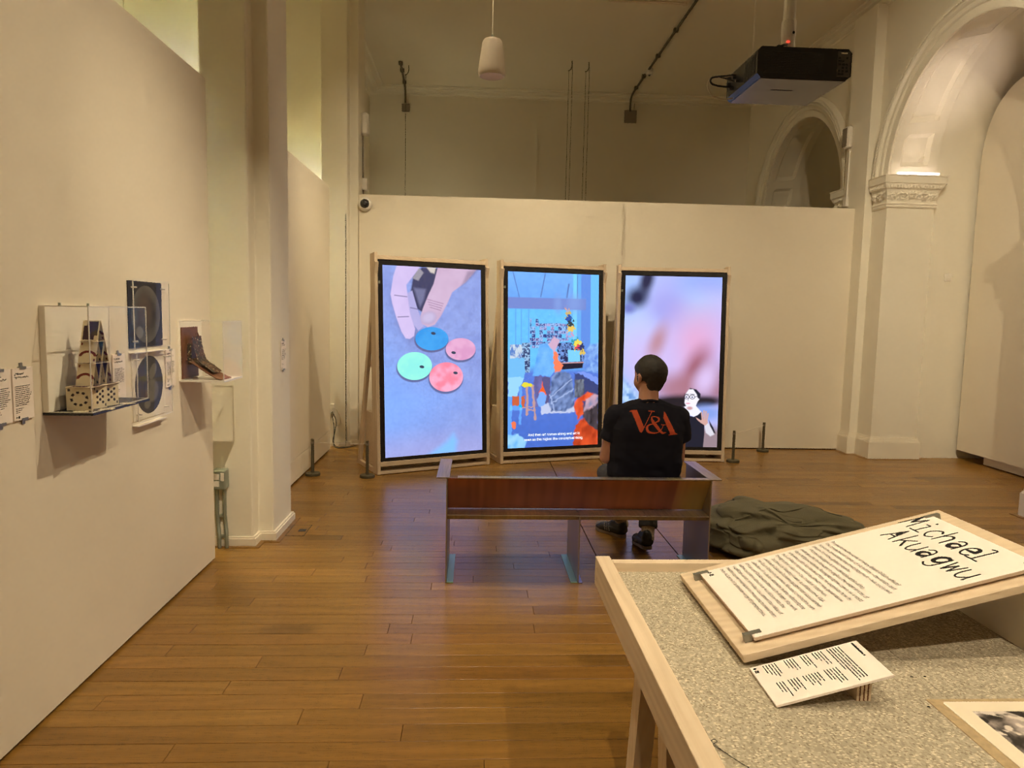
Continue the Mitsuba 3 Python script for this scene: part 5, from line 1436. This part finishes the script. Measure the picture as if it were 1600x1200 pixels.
w1 = meshkit.noise(np.column_stack([v[:, 0] * 2.1 + v[:, 2] * 0.8 + 5, v[:, 1] * 2.3, v[:, 2] * 2.6]), 3)
cr1 = crease(np.column_stack([v[:, 0] * 1.9 + 1.1 * v[:, 1], v[:, 1] * 2.4 - 0.7 * v[:, 0], v[:, 2] * 1.6]), 12, 0.06)
cr2 = crease(np.column_stack([v[:, 0] * 3.4 - 1.3 * v[:, 1], v[:, 1] * 3.0 + v[:, 0], v[:, 2] * 2.4 + 3]), 31, 0.045)
pv = np.array([-0.10, -0.62, 0.72])
pv /= np.linalg.norm(pv)
dv = v - pv
pa = np.arctan2(dv @ np.array([0, 0.76, 0.65]), dv[:, 0])
pr = np.linalg.norm(dv, axis=1)
pin = 0.055 * np.sin(7 * pa + 2.5 * pr + 1.2 * np.sin(3 * pa)) * np.exp(-((pr - 0.42) / 0.40) ** 2) - 0.12 * np.exp(-(pr / 0.16) ** 2)
rad = 1 + 0.26 * (w1 - 0.5) - 0.045 * cr1 - 0.022 * cr2 + pin
hump = 1.0 + 0.34 * np.exp(-((v[:, 0] + 0.42) / 0.36) ** 2) - 0.16 * np.exp(-((v[:, 0] + 0.02) / 0.16) ** 2) - 0.22 * np.clip(v[:, 0] - 0.2, 0, 1)
V = np.column_stack([2.10 + 0.54 * x * rad, 4.62 + 0.42 * y * rad, 0.135 + 0.150 * z * rad * hump])
V[:, 2] = np.maximum(V[:, 2], 0.0005)
t = thing('bean_bag', 'slumped olive green bean bag on the floor right of the bench', 'bean bag')
part(t, 'cover', trimesh.Trimesh(V, bg.faces, process=False), 'olive_cloth', True)
seam = []
for a in np.linspace(-0.75, 0.95, 60):
    i = np.argmin((v[:, 0] - a) ** 2 + (v[:, 1] + 0.12 - 0.25 * math.sin(3 * a)) ** 2 + 0.3 * (1 - v[:, 2]) ** 2 * (v[:, 2] < 0))
    seam.append(V[i] + np.array([0, 0, 0.002]))
part(t, 'seam', tube(spline(np.array(seam)[::6], 6), 0.005, 8), 'olive_cloth', True)
# ------------------------------------------------------------------ display table in front
TZ = 0.772
t = thing('display_table', 'pale wooden trestle display table with a raised rim in the foreground', 'table')
TX0, TX1, TY0, TY1 = 0.385, 2.05, 0.42, 2.155
part(t, 'rim', box(TX0, 0.430, TY0, TY1, 0.711, 0.80, 0.0015), 'ash_wood_y')
part(t, 'rim', box(0.4305, TX1 - 0.045, 2.093, 2.125, 0.711, 0.80, 0.0015), 'ash_wood_x')
part(t, 'rim', box(0.4305, TX1 - 0.045, TY0, TY0 + 0.032, 0.711, 0.80, 0.0015), 'ash_wood_x')
part(t, 'rim', box(TX1 - 0.0445, TX1, TY0, TY1, 0.711, 0.80, 0.0015), 'ash_wood_y')
part(t, 'rim_plug', cat(*[cyl((TX0 + 0.002, 2.125, z), (TX0 - 0.0006, 2.125, z), 0.006, 12) for z in (0.737, 0.775)]), 'paper_edge', kind='stuff')
for a, b, c_, d_ in ((0.4305, 0.9915, TY0 + 0.0325, 2.0925), (0.9925, TX1 - 0.0455, 1.3635, 2.0925), (0.9925, TX1 - 0.0455, TY0 + 0.0325, 1.3625)):
    part(t, 'top_board', box(a, b, c_, d_, 0.752, TZ, 0.0003), 'chip_board', label='speckled beige chip board top')
for x in (0.415, 0.62, TX1 - 0.16):
    for y0, y1, s in ((1.66, 1.80, 1), (1.45, 1.33, -1)):
        pr_ = sg.Polygon([(y0 - 0.035, 0.711), (y0 + 0.035, 0.711), (y1 + 0.035, 0.0), (y1 - 0.035, 0.0)])
        part(t, 'leg', yz_prism(pr_, x, x + 0.045), 'ash_wood_z')
    part(t, 'stretcher', box(x + 0.01, x + 0.035, 1.40, 1.72, 0.30, 0.35), 'ash_wood_y')
    for y0, y1 in ((0.92, 1.06), (0.71, 0.59)):
        pr_ = sg.Polygon([(y0 - 0.035, 0.711), (y0 + 0.035, 0.711), (y1 + 0.035, 0.0), (y1 - 0.035, 0.0)])
        part(t, 'leg', yz_prism(pr_, x, x + 0.045), 'ash_wood_z')
    part(t, 'stretcher', box(x + 0.01, x + 0.035, 0.66, 0.98, 0.30, 0.35), 'ash_wood_y')
part(t, 'screw_mark', cat(*[cyl((x, y, TZ), (x, y, TZ + 0.0004), 0.003, 8) for x, y in ((0.97, 1.455), (1.0, 1.456), (0.93, 1.335), (0.962, 1.352), (0.62, 1.62))]), 'cable_black', kind='stuff')
part(t, 'loose_thread', cat(tube(spline([(0.432, 1.226, TZ + 0.003), (0.441, 1.221, TZ + 0.006), (0.446, 1.212, TZ + 0.004), (0.455, 1.196, TZ + 0.002), (0.468, 1.172, TZ + 0.002), (0.482, 1.150, TZ + 0.002), (0.50, 1.13, TZ + 0.002)], 8), 0.0006, 6),
                            tube(spline([(0.441, 1.221, TZ + 0.004), (0.450, 1.223, TZ + 0.006), (0.452, 1.214, TZ + 0.007), (0.444, 1.210, TZ + 0.004), (0.452, 1.196, TZ + 0.003), (0.462, 1.185, TZ + 0.002)], 8), 0.0006, 6)), 'cable_black')

# --- sloping wooden board with the printed panel
tl, yw = 0.2541, -0.004
A = np.array([math.sin(yw), -math.cos(yw), 0.0])
E_ = np.array([math.cos(yw), math.sin(yw), 0.0])
U = math.cos(tl) * E_ + math.sin(tl) * np.array([0, 0, 1.0])
N = np.cross(A, U)
O = np.array([0.6085, 2.002, TZ + 0.0275])
B = lambda m: frame(m, O, A, U, N)                                      # across, up the slope, out of the face   # noqa: E731
t = thing('reading_board', 'sloping pale wooden board on the table carrying the large text panel', 'stand')
part(t, 'board', B(box(0, 0.501, 0, 0.790, -0.019, 0.0, 0.0012)), 'ash_wood_x')
part(t, 'foot_strip', box(0.622, 0.650, 1.53, 1.975, TZ + 0.0003, TZ + 0.0095), 'ash_wood_y')
xs_ = 1.322
zb = lambda x: O[2] + (x - O[0]) * math.tan(tl) - 0.019 / math.cos(tl)  # noqa: E731
part(t, 'support_block', xz_prism([(xs_, TZ + 0.0003), (xs_ + 0.035, TZ + 0.0003), (xs_ + 0.035, zb(xs_ + 0.035) - 0.0005), (xs_, zb(xs_) - 0.0005)], 1.56, 1.97), 'wall_paint')
t = thing('information_sign', 'large cream text panel with a handwritten name, on the sloping board', 'sign')
part(t, 'panel', B(box(0.061, 0.468, 0.043, 0.731, 0.007, 0.016, 0.0008)), 'paper_cream')
part(t, 'edge_face', B(cat(box(0.4678, 0.4683, 0.044, 0.730, 0.0078, 0.0152), box(0.062, 0.467, 0.0427, 0.0432, 0.0078, 0.0152))), 'paper_edge')
for a_ in (0.066, 0.447):
    for u_, s in ((0.043, -1), (0.731, 1)):
        part(t, 'clip', B(cat(box(a_ - 0.007, a_ + 0.007, min(u_, u_ + 0.018 * s), max(u_, u_ + 0.018 * s), 0.0003, 0.017), box(a_ - 0.007, a_ + 0.007, min(u_ - 0.024 * s, u_ + 0.018 * s), max(u_ - 0.024 * s, u_ + 0.018 * s), 0.0162, 0.0185))), 'clip_steel', label='dark steel clip')
TH, BO = 0.10, 0.25
GL = {
    'M': [([(0, 0), (0.04, 0.8), (0.08, 1.45)], TH), ([(0.08, 1.42), (0.42, 0.62)], 0.20), ([(0.42, 0.62), (0.80, 1.42)], 0.13), ([(0.82, 1.45), (0.86, 0.7), (0.92, 0)], TH)],
    'i': [([(0.45, 1.42), (0.46, 1.44)], 0.15), ([(0.15, 0.98), (0.5, 0.98), (0.5, 0.5), (0.5, 0.03)], TH), ([(0.02, 0), (0.95, 0)], TH)],
    'c': [([(0.86, 0.84), (0.62, 1.02), (0.28, 0.88), (0.06, 0.48), (0.26, 0.10), (0.60, 0.0), (0.88, 0.2)], (0.13, TH, TH, TH, TH, TH, 0.12))],
    'h': [([(0.05, 0), (0.05, 1.5)], TH), ([(0.06, 0.62), (0.28, 0.92), (0.58, 1.0), (0.80, 0.78), (0.84, 0.0)], (TH, TH, 0.13, 0.13, TH))],
    'a': [([(0.16, 0.84), (0.40, 1.02), (0.70, 0.96), (0.84, 0.66), (0.86, 0.0)], TH), ([(0.80, 0.56), (0.45, 0.62), (0.16, 0.40), (0.30, 0.10), (0.62, 0.12), (0.84, 0.38)], (0.12, 0.16, BO, BO, 0.20, 0.14))],
    'e': [([(0.12, 0.52), (0.50, 0.52), (0.86, 0.56)], (0.12, 0.2, BO)), ([(0.86, 0.56), (0.78, 0.88), (0.46, 1.0), (0.16, 0.80), (0.06, 0.46), (0.24, 0.10), (0.58, 0.0), (0.88, 0.16)], (BO, 0.24, 0.14, TH, TH, TH, TH, 0.12))],
    'l': [([(0.12, 1.45), (0.52, 1.45), (0.52, 0.8), (0.52, 0.03)], TH), ([(0.0, 0), (1.0, 0)], TH)],
    'A': [([(0, 0), (0.46, 1.45)], TH), ([(0.46, 1.45), (0.90, 0)], TH), ([(0.16, 0.48), (0.76, 0.48)], TH), ([(0.36, 1.0), (0.55, 0.75)], 0.26)],
    'k': [([(0.05, 0), (0.05, 1.48)], TH), ([(0.84, 1.0), (0.08, 0.40)], TH), ([(0.36, 0.60), (0.88, 0.02)], 0.14)],
    'u': [([(0.05, 1.0), (0.05, 0.4), (0.22, 0.04), (0.52, 0.04), (0.80, 0.36)], (TH, TH, TH, TH, TH)), ([(0.82, 1.0), (0.84, 0.4), (0.90, 0.0)], TH)],
    'g': [([(0.80, 0.90), (0.45, 0.98), (0.12, 0.72), (0.16, 0.32), (0.46, 0.20), (0.78, 0.46), (0.82, 0.92)], (0.2, 0.22, BO, BO, 0.2, 0.16, TH)), ([(0.84, 1.0), (0.84, 0.2), (0.74, -0.28), (0.38, -0.38), (0.08, -0.22)], TH)],
    'w': [([(0, 1.0), (0.20, 0.02)], TH), ([(0.20, 0.02), (0.46, 0.78)], 0.14), ([(0.46, 0.78), (0.70, 0.02)], TH), ([(0.70, 0.02), (0.92, 1.0)], TH)]}


def glyph(ch, x, y, w=0.040, h=0.0470):
    out = []
    for pts, wd in GL[ch]:
        out.append(stroke([(x + a * w, y + b * h) for a, b in pts], np.asarray(wd, float) * h, 7))
    return unary_union(out)


g_ = [glyph(c, x, 0.636) for c, x in zip('Michael', (0.058, 0.110, 0.158, 0.205, 0.253, 0.303, 0.338))] + [glyph(c, x, 0.553) for c, x in zip('Akuagwu', (0.109, 0.164, 0.212, 0.257, 0.312, 0.361, 0.408))]
part(t, 'title', B(frame(flat(g_, 0.0004), (0, 0, 0.016), (1, 0, 0), (0, 1, 0), (0, 0, 1))), 'ink', label='large handwritten name in black')
LINES = ['Do you know the work of many Black British artists?', 'The conventional canon of art history – the artists and', 'artworks considered the most important – has excluded', 'people from the global majority.',
         '  Michael Akuagwu is a multimedia artist using', 'photographic techniques to explore the experiences of', 'Black British creatives. Recognising the canon as a solid', 'reference point for future artists, he examines how its',
         'lack of Black representation affects new generations', 'trying to find a place in the creative industries.', '  Inspired by Staying Power, a collaborative V&A', 'and Black Cultural Archives project that documented',
         'the Black British experience. Michael created his own', 'collection of cultural reference points reflecting the', 'African and Caribbean diaspora in Britain. His work', 'raises questions about how we decide who the',
         'significant artists are today and shows the value of', 'redefining representation in museums to make them', 'truly inclusive of a diverse range of perspectives.']
tx = []
sc_ = None
for i, ln in enumerate(LINES):
    ind = 0.014 if ln.startswith('  ') else 0.0
    m = meshkit.text_mesh(ln.strip(), 0.0093, 0.0003)
    if sc_ is None:
        sc_ = 0.327 / (m.bounds[1][0] - m.bounds[0][0])
    m.apply_scale((sc_, sc_, 1))
    m.apply_translation((0.073 + ind, 0.4245 - i * 0.01806, 0.016))
    m = trimesh.Trimesh(m.vertices, m.faces[m.face_normals[:, 2] > 0.5], process=False)
    tx.append(m)
part(t, 'body_text', B(cat(*tx)), 'ink')
ic = [sg.Polygon([(0.071, 0.068), (0.077, 0.074), (0.083, 0.068), (0.077, 0.062)]).difference(sg.Point(0.077, 0.068).buffer(0.0022)), sg.box(0.089, 0.0625, 0.100, 0.0735).difference(sg.box(0.0915, 0.0655, 0.0975, 0.0675)).difference(sg.box(0.0915, 0.0690, 0.0955, 0.0708))]
part(t, 'icons', B(frame(flat(ic, 0.0004), (0, 0, 0.016), (1, 0, 0), (0, 1, 0), (0, 0, 1))), 'ink')

# --- small sloping caption card on a plywood block
tl2, yw2 = 0.2752, -0.0261
A2 = np.array([math.sin(yw2), -math.cos(yw2), 0.0])
E2 = np.array([math.cos(yw2), math.sin(yw2), 0.0])
U2 = math.cos(tl2) * E2 + math.sin(tl2) * np.array([0, 0, 1.0])
N2 = np.cross(A2, U2)
O2 = np.array([0.617, 1.485, TZ + 0.0065])
C2 = lambda m: frame(m, O2, A2, U2, N2)  # noqa: E731
t = thing('caption_card', 'small sloping cream caption card propped on a plywood block', 'sign')
part(t, 'card', C2(box(0, 0.152, 0, 0.244, -0.0055, 0, 0.0005)), 'paper_cream')
r = random.Random(21)
tb = bars(0.124, 1, 0.006, 0.0042, r, (0.006, 0.2325), 0.0) + bars(0.136, 5, 0.0064, 0.0022, r, (0.006, 0.200), 0.12)
for x0, blocks in ((0.006, ((0.160, 4), (0.127, 3), (0.096, 4), (0.055, 5))), (0.078, ((0.160, 5), (0.120, 6), (0.075, 4), (0.044, 3)))):
    for y, n in blocks:
        tb += bars(0.058, n, 0.0064, 0.0021, r, (x0, y), 0.4)
part(t, 'small_print', C2(flat(tb, 0.0003)), 'ink')
part(t, 'icons', C2(flat([sg.Polygon([(0.005, 0.009), (0.0095, 0.0135), (0.014, 0.009), (0.0095, 0.0045)]), sg.box(0.018, 0.005, 0.027, 0.0135).difference(sg.box(0.0205, 0.0075, 0.0245, 0.009))], 0.0003)), 'ink')
bx, by = 0.792, 1.358
zt_ = lambda x: O2[2] + (x - O2[0]) * math.tan(tl2) - 0.0055 / math.cos(tl2) - 0.0004  # noqa: E731
bk2 = part(t, 'plywood_block', xz_prism([(bx, TZ + 0.0003), (bx + 0.030, TZ + 0.0003), (bx + 0.030, zt_(bx + 0.030)), (bx, zt_(bx))], by, by + 0.07), 'ash_wood_x')
for k in range(3):
    x = bx + 0.005 + k * 0.0085
    part(bk2, 'ply_layer', box(x, x + 0.0028, by - 0.0003, by + 0.001, TZ + 0.001, zt_(x) - 0.001), 'booklet_brown')


# --- loose black and white photograph in the corner
def grey_photo(p, n, uv):
    u, v = uv.x, uv.y
    b = smoothstep(0.10, 0.105, u) * smoothstep(0.10, 0.105, 1 - v)
    w = fbm(u * 8 + 2.2 * noise(u * 5, v * 6, 2), v * 9 - u * 3, 4.6, 4)
    g = mix((0.02, 0.017, 0.017), (0.42, 0.36, 0.34), smoothstep(0.34, 0.72, w))
    g = mix(g, mi.Color3f(0.02, 0.017, 0.016), smoothstep(0.62, 0.68, noise(u * 11 + v * 6, v * 9 - u * 5, 8)))
    g = mix(g, mi.Color3f(0.62, 0.55, 0.50), smoothstep(0.56, 0.7, fbm(u * 14 - v * 5, v * 22 + u * 9, 2, 3)))
    return mix(mi.Color3f(0.74, 0.66, 0.53), g, b)


mat('grey_photo', proc(grey_photo), 0.45)
mat('mount_board', paint((0.40, 0.30, 0.175), 0.25, 160), 0.7, spec=0.3)
t = thing('photograph_print', 'black and white photograph with a white border at the table corner', 'photograph')
a_ = 0.05
part(t, 'mount', box(0.941, 1.40, 0.95, 1.3618, TZ + 0.0002, TZ + 0.0012), 'mount_board')
q0, ex_, ey_ = np.array([0.966, 1.0, TZ + 0.0022]), np.array([math.cos(-0.01), math.sin(-0.01), 0]), np.array([0.01, 1, 0])
W_, H_ = 0.36, 0.35
part(t, 'print', cat(pane(q0, q0 + ex_ * W_, q0 + ex_ * W_ + ey_ * H_, q0 + ey_ * H_)), 'grey_photo', uv=np.array([[0, 0], [1, 0], [1, 1], [0, 1]], float))
part(t, 'print_edge', box(0.968, 1.32, 1.002, 1.346, TZ + 0.0012, TZ + 0.002), 'paper_white')
